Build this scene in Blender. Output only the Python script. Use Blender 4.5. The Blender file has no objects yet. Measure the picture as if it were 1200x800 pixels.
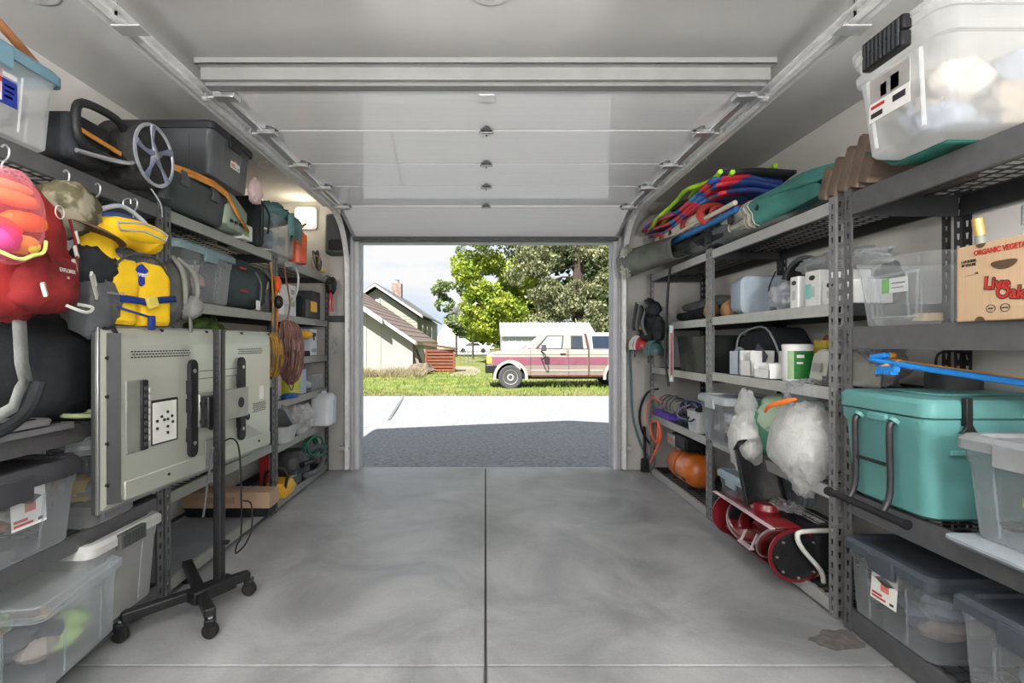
import bpy, math, random
from mathutils import Vector, Matrix, noise
R = math.radians
rnd = random.Random(7)
scn = bpy.context.scene
COL = scn.collection
# ------------------------------------------------------------------ camera
cd = bpy.data.cameras.new('camera'); cam = bpy.data.objects.new('camera', cd); COL.objects.link(cam)
F = 595.0; CX = 569.0; CY = 402.0; H = 1.2
cam.location = (0, 0, H); cam.rotation_euler = (R(90), 0, 0)
cd.sensor_width = 36; cd.lens = F/1200*36; cd.shift_x = (600-CX)/1200; cd.shift_y = (CY-400)/1200
cd.clip_start = .05; cd.clip_end = 500
scn.camera = cam
# ------------------------------------------------------------------ world, sun, lamps, exposure
w = bpy.data.worlds.new('world'); scn.world = w; w.use_nodes = True
nt = w.node_tree; nd = nt.nodes; bg = nd['Background']
tc = nd.new('ShaderNodeTexCoord'); mp = nd.new('ShaderNodeMapping'); mp.inputs['Scale'].default_value = (1, 1, 5)
nz = nd.new('ShaderNodeTexNoise'); nz.inputs['Scale'].default_value = 3.2; nz.inputs['Detail'].default_value = 7
rp = nd.new('ShaderNodeValToRGB'); rp.color_ramp.elements[0].position = .36; rp.color_ramp.elements[1].position = .62
rp.color_ramp.elements[0].color = (.66, .80, .96, 1); rp.color_ramp.elements[1].color = (1, 1, 1, 1)
L_ = nt.links.new
L_(tc.outputs['Generated'], mp.inputs['Vector']); L_(mp.outputs['Vector'], nz.inputs['Vector'])
L_(nz.outputs['Fac'], rp.inputs['Fac']); L_(rp.outputs['Color'], bg.inputs['Color'])
bg.inputs['Strength'].default_value = .86
sd = bpy.data.lights.new('sun', 'SUN'); sd.energy = 12.5; sd.angle = R(.6); sd.color = (1, .97, .91)
so = bpy.data.objects.new('sun', sd); COL.objects.link(so)
sdir = Vector((.45, 1, 0)).normalized()*math.cos(R(50)) + Vector((0, 0, -math.sin(R(50))))
so.rotation_euler = sdir.to_track_quat('-Z', 'Y').to_euler()
def area(name, loc, sx, sy, e, col=(1, 1, 1), rot=(0, 0, 0)):
    d = bpy.data.lights.new(name, 'AREA'); d.shape = 'RECTANGLE'; d.size = sx; d.size_y = sy; d.energy = e; d.color = col
    o = bpy.data.objects.new(name, d); COL.objects.link(o); o.location = loc; o.rotation_euler = rot; return o
FILL_PANELS = [(-.95, -1.3), (.95, -1.3), (-.95, .45), (.95, .45)]  # fill lamps added out of view to brighten the room
for i_, (x_, y_) in enumerate(FILL_PANELS):
    area('fill_panel_down', (x_, y_, 2.155), .5, 1.1, 14, (1, .985, .965))
    area('fill_panel_up', (x_, y_, 2.23), .5, 1.1, 9, (1, .985, .965), (R(180), 0, 0))
FILL_UPLIGHTS = [(-1.0, -.9), (1.0, -.9)]      # unseen fill uplights added either side of the viewpoint
for x_, y_ in FILL_UPLIGHTS:
    area('fill_uplight', (x_, y_, 1.60), .34, .34, 84, (1, .985, .96), (R(180-42), 0, R(-26 if x_ > 0 else 26)))
vs = scn.view_settings; vs.view_transform = 'Standard'; vs.look = 'None'; vs.exposure = 0.18; vs.gamma = 1; vs.use_curve_mapping = False
scn.cycles.transparent_max_bounces = 24; scn.cycles.max_bounces = 8; scn.cycles.diffuse_bounces = 5
# ------------------------------------------------------------------ materials
MC = {}
def mat(name, col, rough=.6, metal=0, var=.12, scale=8, bump=0, bscale=60, emit=0, clear=0, col2=None, stretch=None, spec=None, contrast=(.35, .65), sheen=0):
    if name in MC: return MC[name]
    m = bpy.data.materials.new(name); m.use_nodes = True; MC[name] = m
    t = m.node_tree; n = t.nodes; b = n['Principled BSDF']; l = t.links.new
    b.inputs['Roughness'].default_value = rough; b.inputs['Metallic'].default_value = metal
    if spec is None and rough >= .4 and not metal: spec = .28
    if spec is not None: b.inputs['Specular IOR Level'].default_value = spec
    tc = n.new('ShaderNodeTexCoord'); mp = n.new('ShaderNodeMapping'); l(tc.outputs['Object'], mp.inputs['Vector'])
    if stretch: mp.inputs['Scale'].default_value = stretch
    z = n.new('ShaderNodeTexNoise'); z.inputs['Scale'].default_value = scale; z.inputs['Detail'].default_value = 5
    l(mp.outputs['Vector'], z.inputs['Vector'])
    r = n.new('ShaderNodeValToRGB'); e = r.color_ramp.elements; e[0].position, e[1].position = contrast
    c2 = col2 if col2 else tuple(min(1, c*(1+var)) for c in col); c1 = col if col2 else tuple(c*(1-var) for c in col)
    e[0].color = (*c1, 1); e[1].color = (*c2, 1)
    l(z.outputs['Fac'], r.inputs['Fac']); l(r.outputs['Color'], b.inputs['Base Color'])
    if bump:
        z2 = n.new('ShaderNodeTexNoise'); z2.inputs['Scale'].default_value = bscale; z2.inputs['Detail'].default_value = 4
        l(mp.outputs['Vector'], z2.inputs['Vector'])
        bp = n.new('ShaderNodeBump'); bp.inputs['Strength'].default_value = bump; bp.inputs['Distance'].default_value = .01
        l(z2.outputs['Fac'], bp.inputs['Height']); l(bp.outputs['Normal'], b.inputs['Normal'])
    if emit: b.inputs['Emission Color'].default_value = (*col, 1); b.inputs['Emission Strength'].default_value = emit
    if clear: b.inputs['Coat Weight'].default_value = clear
    return m
def clearmat(name, col, alpha, rough=.25, haze=.5, facing=.5, bump=0):
    """thin translucent plastic / film: see-through mixed with a milky surface, more opaque at grazing angles"""
    if name in MC: return MC[name]
    m = bpy.data.materials.new(name); m.use_nodes = True; MC[name] = m
    t = m.node_tree; n = t.nodes; l = t.links.new; b = n['Principled BSDF']; out = n['Material Output']
    b.inputs['Base Color'].default_value = (*col, 1); b.inputs['Roughness'].default_value = rough
    tr = n.new('ShaderNodeBsdfTransparent'); tl = n.new('ShaderNodeBsdfTranslucent'); tl.inputs['Color'].default_value = (*col, 1)
    tr.inputs['Color'].default_value = (*[min(1, .25+.75*c+.1) for c in col], 1)
    m1 = n.new('ShaderNodeMixShader'); m1.inputs['Fac'].default_value = .4; l(b.outputs[0], m1.inputs[1]); l(tl.outputs[0], m1.inputs[2])
    lw = n.new('ShaderNodeLayerWeight'); lw.inputs['Blend'].default_value = facing
    tc = n.new('ShaderNodeTexCoord'); z = n.new('ShaderNodeTexNoise'); z.inputs['Scale'].default_value = 4; l(tc.outputs['Object'], z.inputs['Vector'])
    mr = n.new('ShaderNodeMapRange'); l(lw.outputs['Facing'], mr.inputs['Value']); mr.inputs['To Min'].default_value = alpha; mr.inputs['To Max'].default_value = min(1, alpha+haze)
    ad = n.new('ShaderNodeMath'); ad.operation = 'MULTIPLY_ADD'; l(z.outputs['Fac'], ad.inputs[0]); ad.inputs[1].default_value = .16; l(mr.outputs[0], ad.inputs[2])
    sb = n.new('ShaderNodeMath'); sb.operation = 'SUBTRACT'; l(ad.outputs[0], sb.inputs[0]); sb.inputs[1].default_value = .08; sb.use_clamp = True
    if bump:
        zb = n.new('ShaderNodeTexNoise'); zb.inputs['Scale'].default_value = 16; zb.inputs['Distortion'].default_value = 2.5; zb.inputs['Detail'].default_value = 3; l(tc.outputs['Object'], zb.inputs['Vector'])
        bp = n.new('ShaderNodeBump'); bp.inputs['Strength'].default_value = bump; bp.inputs['Distance'].default_value = .03; l(zb.outputs['Fac'], bp.inputs['Height']); l(bp.outputs['Normal'], b.inputs['Normal']); l(bp.outputs['Normal'], tl.inputs['Normal']); l(bp.outputs['Normal'], lw.inputs['Normal'])
    m2 = n.new('ShaderNodeMixShader'); l(sb.outputs[0], m2.inputs['Fac']); l(tr.outputs[0], m2.inputs[1]); l(m1.outputs[0], m2.inputs[2])
    l(m2.outputs[0], out.inputs['Surface'])
    return m
# ------------------------------------------------------------------ mesh builder
class MB:
    def __init__(s): s.v = []; s.f = []; s.m = Matrix()
    def at(s, loc=(0, 0, 0), rot=(0, 0, 0), sc=(1, 1, 1)):
        from mathutils import Euler
        s.m = Matrix.Translation(Vector(loc)) @ Euler([R(a) for a in rot]).to_matrix().to_4x4() @ Matrix.Diagonal((*sc, 1)); return s
    def add(s, vs, fs):
        o = len(s.v); s.v += [s.m @ Vector(v) for v in vs]; s.f += [tuple(i+o for i in f) for f in fs]; return s
    def bx(s, x0, x1, y0, y1, z0, z1, t=1.0):
        cx, cy = (x0+x1)/2, (y0+y1)/2
        b = [(cx+(x-cx)*t, cy+(y-cy)*t, z0) for x, y in ((x0, y0), (x1, y0), (x1, y1), (x0, y1))]
        a = [(x, y, z1) for x, y in ((x0, y0), (x1, y0), (x1, y1), (x0, y1))]
        return s.add(b+a, [(3, 2, 1, 0), (4, 5, 6, 7), (0, 1, 5, 4), (1, 2, 6, 5), (2, 3, 7, 6), (3, 0, 4, 7)])
    def bc(s, c, d, t=1.0):
        return s.bx(c[0]-d[0]/2, c[0]+d[0]/2, c[1]-d[1]/2, c[1]+d[1]/2, c[2]-d[2]/2, c[2]+d[2]/2, t)
    def beam(s, a, b, w, h):
        """square bar from a to b"""
        a = Vector(a); b = Vector(b); d = (b-a).normalized(); up = Vector((0, 0, 1)) if abs(d.z) < .95 else Vector((1, 0, 0))
        u = d.cross(up).normalized(); v = u.cross(d)
        vs = [p+u*i*w/2+v*j*h/2 for p in (a, b) for i, j in ((-1, -1), (1, -1), (1, 1), (-1, 1))]
        return s.add(vs, [(3, 2, 1, 0), (4, 5, 6, 7), (0, 1, 5, 4), (1, 2, 6, 5), (2, 3, 7, 6), (3, 0, 4, 7)])
    def tube(s, pts, r, n=8, closed=False):
        P = [Vector(p) for p in pts]; k = len(P); rs = list(r) if isinstance(r, (list, tuple)) else [r]*k
        if not closed and 3 <= k <= 16:      # Catmull-Rom through the given points
            Q = []; q = []; m_ = 4
            for i in range(k-1):
                a, b, c, d = P[max(i-1, 0)], P[i], P[i+1], P[min(i+2, k-1)]
                for j in range(m_):
                    u = j/m_; Q.append(.5*((2*b)+(c-a)*u+(2*a-5*b+4*c-d)*u*u+(3*b-a-3*c+d)*u**3)); q.append(rs[i]+(rs[i+1]-rs[i])*u)
            Q.append(P[-1]); q.append(rs[-1]); P, rs, k = Q, q, len(Q)
        T = []
        for i in range(k):
            a = P[(i-1) % k] if (closed or i > 0) else P[i]; b = P[(i+1) % k] if (closed or i < k-1) else P[i]
            d = b-a; T.append(d.normalized() if d.length > 1e-9 else Vector((0, 0, 1)))
        u = T[0].orthogonal().normalized(); vs = []
        for i in range(k):
            u = (u - T[i]*u.dot(T[i])); u = u.normalized() if u.length > 1e-6 else T[i].orthogonal().normalized(); v = T[i].cross(u)
            for j in range(n):
                a = 2*math.pi*j/n; vs.append(P[i]+(u*math.cos(a)+v*math.sin(a))*rs[i])
        fs = []
        for i in range(k if closed else k-1):
            for j in range(n):
                i2 = (i+1) % k; fs.append((i*n+j, i*n+(j+1) % n, i2*n+(j+1) % n, i2*n+j))
        if not closed: fs += [tuple(range(n-1, -1, -1)), tuple(range((k-1)*n, k*n))]
        return s.add(vs, fs)
    def lathe(s, prof, c=(0, 0, 0), n=24, axis='z'):
        vs = []
        for r, z in prof:
            for j in range(n):
                a = 2*math.pi*j/n; x, y = r*math.cos(a), r*math.sin(a)
                p = {'z': (x, y, z), 'x': (z, x, y), 'y': (y, z, x)}[axis]
                vs.append((c[0]+p[0], c[1]+p[1], c[2]+p[2]))
        k = len(prof); fs = [(i*n+j, i*n+(j+1) % n, (i+1)*n+(j+1) % n, (i+1)*n+j) for i in range(k-1) for j in range(n)]
        fs += [tuple(range(n-1, -1, -1)), tuple(range((k-1)*n, k*n))]
        return s.add(vs, fs)
    def prism(s, poly, d0, d1, plane='xz'):
        k = len(poly); f = {'xz': lambda p, d: (p[0], d, p[1]), 'yz': lambda p, d: (d, p[0], p[1]), 'xy': lambda p, d: (p[0], p[1], d)}[plane]
        vs = [f(p, d0) for p in poly]+[f(p, d1) for p in poly]
        return s.add(vs, [tuple(range(k-1, -1, -1)), tuple(range(k, 2*k))]+[(i, (i+1) % k, k+(i+1) % k, k+i) for i in range(k)])
    def loft(s, secs, n=4, cap0=True, cap1=True):
        """rounded-rectangle sections (z, half x, half y, corner radius[, cx, cy])"""
        vs = []
        for q in secs:
            z, hx, hy, r = q[:4]; cx, cy = (q[4], q[5]) if len(q) > 4 else (0, 0); r = min(r, hx*.999, hy*.999)
            for sx, sy, a0 in ((1, 1, 0), (-1, 1, 90), (-1, -1, 180), (1, -1, 270)):
                for j in range(n+1):
                    a = R(a0+90*j/n); vs.append((cx+sx*(hx-r)+r*math.cos(a), cy+sy*(hy-r)+r*math.sin(a), z))
        k = 4*(n+1); K = len(secs)
        fs = [(i*k+j, i*k+(j+1) % k, (i+1)*k+(j+1) % k, (i+1)*k+j) for i in range(K-1) for j in range(k)]
        if cap0: fs.append(tuple(range(k-1, -1, -1)))
        if cap1: fs.append(tuple(range((K-1)*k, K*k)))
        return s.add(vs, fs)
    def ball(s, c, d, amp=0, freq=3, seed=0, n=24, flat=None, sq=1.0, ridged=False):
        """lumpy ellipsoid; d = half sizes; sq<1 squarer; flat = fraction of half height cut flat below"""
        vs = []; m = n//2
        def pw(v): return math.copysign(abs(v)**sq, v)
        for i in range(m+1):
            th = math.pi*i/m
            for j in range(n):
                ph = 2*math.pi*j/n
                p = Vector((pw(math.sin(th))*pw(math.cos(ph)), pw(math.sin(th))*pw(math.sin(ph)), pw(math.cos(th))))
                q = p*freq+Vector((seed*3.1, seed*1.7, seed))
                a = noise.noise(q)+.5*noise.noise(q*2.1)+(.3*noise.noise(q*4.3))
                if ridged: a = .6-abs(a)*1.6
                p = p*(1+amp*a)
                if flat is not None and p.z < -flat: p.z = -flat
                vs.append((c[0]+p.x*d[0], c[1]+p.y*d[1], c[2]+p.z*d[2]))
        fs = [(i*n+j, (i+1)*n+j, (i+1)*n+(j+1) % n, i*n+(j+1) % n) for i in range(m) for j in range(n)]
        return s.add(vs, fs)
    def sheet(s, fn, nu, nv, th=0):
        vs = [Vector(fn(i/nu, j/nv)) for i in range(nu+1) for j in range(nv+1)]
        fs = [(i*(nv+1)+j, (i+1)*(nv+1)+j, (i+1)*(nv+1)+j+1, i*(nv+1)+j+1) for i in range(nu) for j in range(nv)]
        return s.add(vs, fs)
    def build(s, name, m, parent=None, smooth=True, bevel=0, solid=0, ang=38, sub=0):
        me = bpy.data.meshes.new(name); me.from_pydata([tuple(v) for v in s.v], [], s.f); me.update()
        me.materials.append(m)
        if smooth:
            me.polygons.foreach_set('use_smooth', [True]*len(me.polygons)); me.set_sharp_from_angle(angle=R(ang))
        o = bpy.data.objects.new(name, me); COL.objects.link(o)
        if parent: o.parent = parent
        if solid: md = o.modifiers.new('s', 'SOLIDIFY'); md.thickness = solid; md.offset = 0
        if bevel: md = o.modifiers.new('b', 'BEVEL'); md.width = bevel; md.segments = 2; md.limit_method = 'ANGLE'
        if sub: md = o.modifiers.new('u', 'SUBSURF'); md.levels = sub; md.render_levels = sub
        return o
def tag(o, label=None, cat=None, group=None, kind=None):
    if label: o['label'] = label
    if cat: o['category'] = cat
    if group: o['group'] = group
    if kind: o['kind'] = kind
    return o
def thing(name, label, cat, loc=(0, 0, 0), rz=0, group=None, rx=0, ry=0, kind=None):
    o = bpy.data.objects.new(name, None); COL.objects.link(o); o.location = loc; o.rotation_euler = (R(rx), R(ry), R(rz)); o.empty_display_size = .1
    return tag(o, label, cat, group, kind)
def solo(name, mb, m, label, cat, loc=(0, 0, 0), rz=0, group=None, rx=0, ry=0, kind=None, **k):
    o = mb.build(name, m, None, **k); o.location = loc; o.rotation_euler = (R(rx), R(ry), R(rz)); return tag(o, label, cat, group, kind)
def struct(name, mb, m, **k):
    o = mb.build(name, m, None, **k); return tag(o, kind='structure')
def copy_tree(o, parent=None):
    c = o.copy(); COL.objects.link(c); c.parent = parent
    for ch in list(o.children): copy_tree(ch, c)
    return c
def text(name, body, size, m, parent, loc, rot, depth=.0006, align='CENTER', squash=1.0, bold=0.0):
    cu = bpy.data.curves.new(name, 'FONT'); cu.body = body; cu.size = size; cu.extrude = depth; cu.align_x = align; cu.align_y = 'CENTER'; cu.offset = bold
    t = bpy.data.objects.new(name, cu); COL.objects.link(t); dg = bpy.context.evaluated_depsgraph_get()
    me = bpy.data.meshes.new_from_object(t.evaluated_get(dg)); bpy.data.objects.remove(t)
    me.name = name; me.materials.clear(); me.materials.append(m)
    o = bpy.data.objects.new(name, me); COL.objects.link(o); o.parent = parent; o.location = loc; o.rotation_euler = [R(a) for a in rot]; o.scale = (squash, 1, 1)
    return o
def P(px, py, Y): return Vector(((px-CX)*Y/F, Y, H-(py-CY)*Y/F))       # point at depth Y
def YX(px, X): return F*X/(px-CX)                                       # depth of pixel column at plane X
# ------------------------------------------------------------------ common materials
steel = mat('shelf_steel', (.115, .115, .12), .42, .35, .08, 20)
steel_l = mat('shelf_steel_light', (.42, .42, .41), .4, .3, .06, 20)
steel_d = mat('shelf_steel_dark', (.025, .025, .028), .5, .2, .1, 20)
wire_m = mat('wire_dark', (.05, .05, .055), .45, .4, .1, 20)
black = mat('black_plastic', (.014, .014, .016), .45, 0, .2, 30)
black_m = mat('black_matte', (.02, .02, .022), .8, 0, .2, 30, bump=.2)
dgrey = mat('dark_grey_plastic', (.06, .065, .07), .45, 0, .15, 20)
grey = mat('grey_plastic', (.25, .26, .27), .5, 0, .1, 20)
white = mat('white_plastic', (.78, .78, .77), .4, 0, .04, 20)
whitecard = mat('white_card', (.7, .7, .69), .8, 0, .05, 20)
galv = mat('galvanised', (.62, .63, .64), .32, .85, .12, 25)
galvd = mat('galvanised_dull', (.50, .51, .51), .45, .4, .05, 12)
rubber = mat('rubber', (.02, .02, .02), .85, 0, .2, 40, bump=.2)
clear = clearmat('clear_plastic', (.82, .84, .86), .09, .14, .4)
milky = clearmat('milky_plastic', (.86, .87, .87), .30, .25, .35)
milkyd = clearmat('milky_grey_plastic', (.74, .77, .80), .13, .17, .35)
smoke = clearmat('smoke_plastic', (.16, .17, .18), .62, .3, .35)
film = clearmat('bag_film', (.92, .92, .92), .40, .3, .4, bump=.5)
filmg = clearmat('bag_film_grey', (.66, .68, .70), .5, .3, .35, bump=.8)
hingem = mat('hinge_zinc', (.26, .26, .26), .4, .6, .1, 20); strutm = mat('strut_zinc', (.33, .33, .325), .45, .4, .05, 8)
red = mat('red_paint', (.38, .02, .025), .35, 0, .15, 10, clear=.4)
orange = mat('orange_paint', (.72, .17, .03), .4, 0, .1, 10)
yellow = mat('yellow_fabric', (.82, .52, .015), .75, 0, .08, 12, bump=.3, bscale=25)
card = mat('cardboard', (.55, .38, .24), .85, 0, .06, 6, stretch=(40, 1, 1))
wood = mat('wood', (.36, .2, .1), .6, 0, .25, 6, stretch=(1, 8, 8))
blue = mat('blue_plastic', (.02, .10, .35), .4, 0, .12, 12)
sky_b = mat('light_blue_plastic', (.03, .28, .70), .4, 0, .1, 12)
teal = mat('teal_fabric', (.06, .22, .19), .7, 0, .2, 8, bump=.3, bscale=20)
greenp = mat('green_plastic', (.03, .20, .08), .4, 0, .2, 12)
purple = mat('purple_wrap', (.12, .06, .45), .4, 0, .2, 10)
cream = mat('cream_fabric', (.60, .56, .48), .8, 0, .1, 10, bump=.3, bscale=20)
redf = mat('red_fabric', (.27, .02, .02), .8, 0, .35, 9, bump=.5, bscale=18)
gfab = mat('grey_fabric', (.13, .14, .14), .85, 0, .25, 8, bump=.4, bscale=22)
bfab = mat('black_fabric', (.02, .022, .026), .8, 0, .35, 8, bump=.5, bscale=18)
lime = mat('lime_fabric', (.42, .75, .03), .6, 0, .1, 10)
navy = mat('navy_webbing', (.01, .03, .17), .7, 0, .2, 10)
paper = mat('paper', (.75, .74, .72), .8, 0, .04, 20)
inkr = mat('ink_red', (.45, .03, .02), .7); inkd = mat('ink_dark', (.03, .03, .035), .7); inkb = mat('ink_blue', (.02, .04, .30), .6)
# ------------------------------------------------------------------ room shell
WX = 2.07; CZ = 2.54; YD = 4.82; YB = -2.6
wallm = mat('painted_wall', (.76, .74, .71), .85, 0, .03, 3, bump=.05, bscale=150)
ceilm = mat('painted_ceiling', (.60, .595, .585), .9, 0, .03, 2, bump=.05, bscale=150)
struct('wall_left', MB().bx(-WX-.12, -WX, YB, YD+.12, 0, CZ), wallm, smooth=False)
struct('wall_right', MB().bx(WX, WX+.12, YB, YD+.12, 0, CZ), wallm, smooth=False)
struct('wall_back', MB().bx(-WX-.12, WX+.12, YB-.12, YB, 0, CZ), wallm, smooth=False)
struct('ceiling', MB().bx(-WX-.12, WX+.12, YB-.12, YD+.12, CZ, CZ+.1), ceilm, smooth=False)
OX0, OX1, OZ = -1.235, 1.245, 2.2
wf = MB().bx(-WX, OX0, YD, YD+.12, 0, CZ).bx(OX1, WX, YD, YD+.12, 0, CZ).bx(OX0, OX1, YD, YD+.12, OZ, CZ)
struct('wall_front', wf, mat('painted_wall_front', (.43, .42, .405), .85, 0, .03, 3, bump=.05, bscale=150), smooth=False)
# jamb trims (white, stepped) and header
jm = mat('jamb_white', (.55, .56, .58), .5, 0, .05, 10)
for k, (a, s_) in enumerate(((OX0, 1), (OX1, -1))):
    mb = MB().bx(min(a, a+s_*.03), max(a, a+s_*.03), YD-.005, YD+.14, 0, OZ)
    struct('trim_%d' % (k+1), mb, jm, bevel=.003)
    mb = MB().bx(min(a-s_*.055, a-s_*.012), max(a-s_*.055, a-s_*.012), YD-.02, YD, 0, OZ).bx(min(a+s_*.03, a+s_*.042), max(a+s_*.03, a+s_*.042), YD+.06, YD+.14, 0, OZ-.02)
    struct('trim_%d' % (k+3), mb, mat('jamb_grey', (.40, .41, .43), .5, .2, .05, 10), bevel=.003)
struct('trim_5', MB().bx(OX0, OX1, YD+.05, YD+.14, OZ-.045, OZ), mat('header_grey', (.36, .37, .38), .5, .2, .05, 10), bevel=.003)
# exterior roof of the garage (casts the shadow on the drive)
roofm = mat('shingle_brown', (.16, .13, .12), .9, 0, .25, 30, bump=.4)
rf = MB().prism([(-2.55, 2.62), (0, 3.76), (2.55, 2.62), (2.55, 2.72), (0, 3.88), (-2.55, 2.72)], YB-.4, 5.35, 'xz')
struct('roof', rf, roofm, smooth=False)
struct('gable_wall', MB().prism([(-WX-.12, CZ+.1), (WX+.12, CZ+.1), (WX+.12, 2.78), (0, 3.74), (-WX-.12, 2.78)], YD+.02, YD+.12, 'xz'), wallm, smooth=False)
# ------------------------------------------------------------------ floor: concrete slabs with recessed control joints
def concrete(name, c1, c2, c3):
    m = bpy.data.materials.new(name); m.use_nodes = True; t = m.node_tree; n = t.nodes; l = t.links.new; b = n['Principled BSDF']
    tc = n.new('ShaderNodeTexCoord')
    z = n.new('ShaderNodeTexNoise'); z.inputs['Scale'].default_value = 1.7; z.inputs['Detail'].default_value = 9; z.inputs['Roughness'].default_value = .62; z.inputs['Distortion'].default_value = .6
    l(tc.outputs['Object'], z.inputs['Vector'])
    r = n.new('ShaderNodeValToRGB'); e = r.color_ramp.elements; e[0].position = .33; e[0].color = (*c1, 1); e[1].position = .68; e[1].color = (*c3, 1)
    q = e.new(.5); q.color = (*c2, 1); l(z.outputs['Fac'], r.inputs['Fac'])
    z3 = n.new('ShaderNodeTexNoise'); z3.inputs['Scale'].default_value = 90; z3.inputs['Detail'].default_value = 2; l(tc.outputs['Object'], z3.inputs['Vector'])
    mx = n.new('ShaderNodeMix'); mx.data_type = 'RGBA'; mx.blend_type = 'OVERLAY'; mx.inputs[0].default_value = .13
    l(r.outputs['Color'], mx.inputs[6]); l(z3.outputs['Fac'], mx.inputs[7]); l(mx.outputs[2], b.inputs['Base Color'])
    mr = n.new('ShaderNodeMapRange'); l(z.outputs['Fac'], mr.inputs['Value']); mr.inputs['From Min'].default_value = .3; mr.inputs['From Max'].default_value = .7
    mr.inputs['To Min'].default_value = .30; mr.inputs['To Max'].default_value = .5; l(mr.outputs[0], b.inputs['Roughness'])
    bp = n.new('ShaderNodeBump'); bp.inputs['Strength'].default_value = .12; bp.inputs['Distance'].default_value = .004; l(z3.outputs['Fac'], bp.inputs['Height']); l(bp.outputs['Normal'], b.inputs['Normal'])
    return m
conc = concrete('floor_concrete', (.20, .205, .21), (.30, .305, .31), (.42, .425, .43))
fl = struct('floor', MB().bx(-WX, WX, YB, 4.93, -.12, -.012), mat('joint_dark', (.09, .085, .08), .9), smooth=False)
j = .005; YJ = 1.89
for x0, x1 in ((-WX, -j), (j, WX)):
    for y0, y1 in ((YB, YJ-j), (YJ+j, 4.885)):
        MB().bx(x0, x1, y0, y1, -.1, 0).build('concrete_slab', conc, fl, bevel=.004)
MB().bx(-WX, WX, 4.888, 4.935, -.1, -.002).build('threshold', mat('conc_edge', (.42, .42, .42), .7, 0, .1, 20), fl, bevel=.004)
# damp stain by the right shelving post
st = []
for k in range(26):
    a = 2*math.pi*k/26; r_ = .075*(1+.55*noise.noise(Vector((math.cos(a)*1.6, math.sin(a)*1.6, 3))))
    st.append((r_*1.5*math.cos(a), r_*.8*math.sin(a)))
solo('wall_bar', MB().bx(-.10, .10, -.03, 0, -.03, .03), dgrey, 'short dark bar fixed across the front wall between shelving and door track', 'bracket', (-1.39, YD, 1.43), bevel=.003)
solo('damp_stain', MB().prism(st, 0, .0008, 'xy'), mat('damp', (.13, .12, .115), .5, 0, .3, 30), 'small dark damp stain on the concrete by the right shelving post', 'stain', (1.42, 2.06, .0001), 20, smooth=False)
# ------------------------------------------------------------------ sectional door, raised
dwm = mat('door_white', (.86, .865, .87), .34, 0, .02, 1.2, bump=.06, bscale=14, stretch=(1.5, 30, 30), clear=.6)
d1 = thing('door_1', 'white sectional overhead garage door in raised position', 'door', (0, 0, 0)); d1['kind'] = 'structure'
DX = 1.235; DT = .035
secs = [((2.29, 2.345), (2.765, 2.36)), ((2.77, 2.36), (3.28, 2.36)), ((3.285, 2.36), (3.755, 2.36)), ((3.76, 2.36), (4.255, 2.355)), ((4.26, 2.352), (4.73, 2.188))]
hm = galvd
for i, ((y0, z0), (y1, z1)) in enumerate(secs):
    a = Vector((0, y0, z0)); b = Vector((0, y1, z1)); d = (b-a).normalized(); nn = Vector((0, -d.z, d.y)); L = (b-a).length
    mb = MB(); mb.m = Matrix((( 1, 0, 0, 0), (0, d.y, nn.y, y0), (0, d.z, nn.z, z0), (0, 0, 0, 1)))
    mb.bx(-DX, DX, .004, L-.004, 0, DT); s = mb.build('door_section', dwm, d1, bevel=.004)
    mb2 = MB(); mb2.m = mb.m.copy()
    for sx in (-1, 1): mb2.bx(sx*DX-.03 if sx > 0 else -DX, DX if sx > 0 else -DX+.03, .002, L-.002, -.012, 0)
    mb2.build('end_stile', galv, d1, bevel=.002)
for y, z in ((2.768, 2.36), (3.282, 2.36), (3.757, 2.36), (4.257, 2.353)):
    for x in (.005, -1.16, 1.16):
        mb = MB().bx(x-.032, x+.032, y-.028, y+.028, z-.006, z-.001); mb.tube([(x-.04, y, z-.012), (x+.04, y, z-.012)], .007, 8)
        mb.prism([(x-.025, y-.03), (x+.025, y-.03), (x+.012, y-.062), (x-.012, y-.062)], z-.006, z-.002, 'xy').bx(x-.02, x+.02, y+.02, y+.036, z-.006, z-.002)
        mb.build('hinge', hingem, d1, bevel=.001)
        mb = MB()
        for dx, dy in ((-.02, -.018), (.02, -.018), (0, .05), (0, -.07)): mb.lathe([(.005, 0), (.005, .006)], (x+dx, y+dy, z-.012), 6)
        mb.build('bolt_heads', mat('bolt_dark', (.08, .08, .08), .4, .7), d1)
MB().bx(-.03, .04, 2.33, 2.40, 2.338, 2.345).build('operator_bracket', white, d1, bevel=.002)
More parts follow.
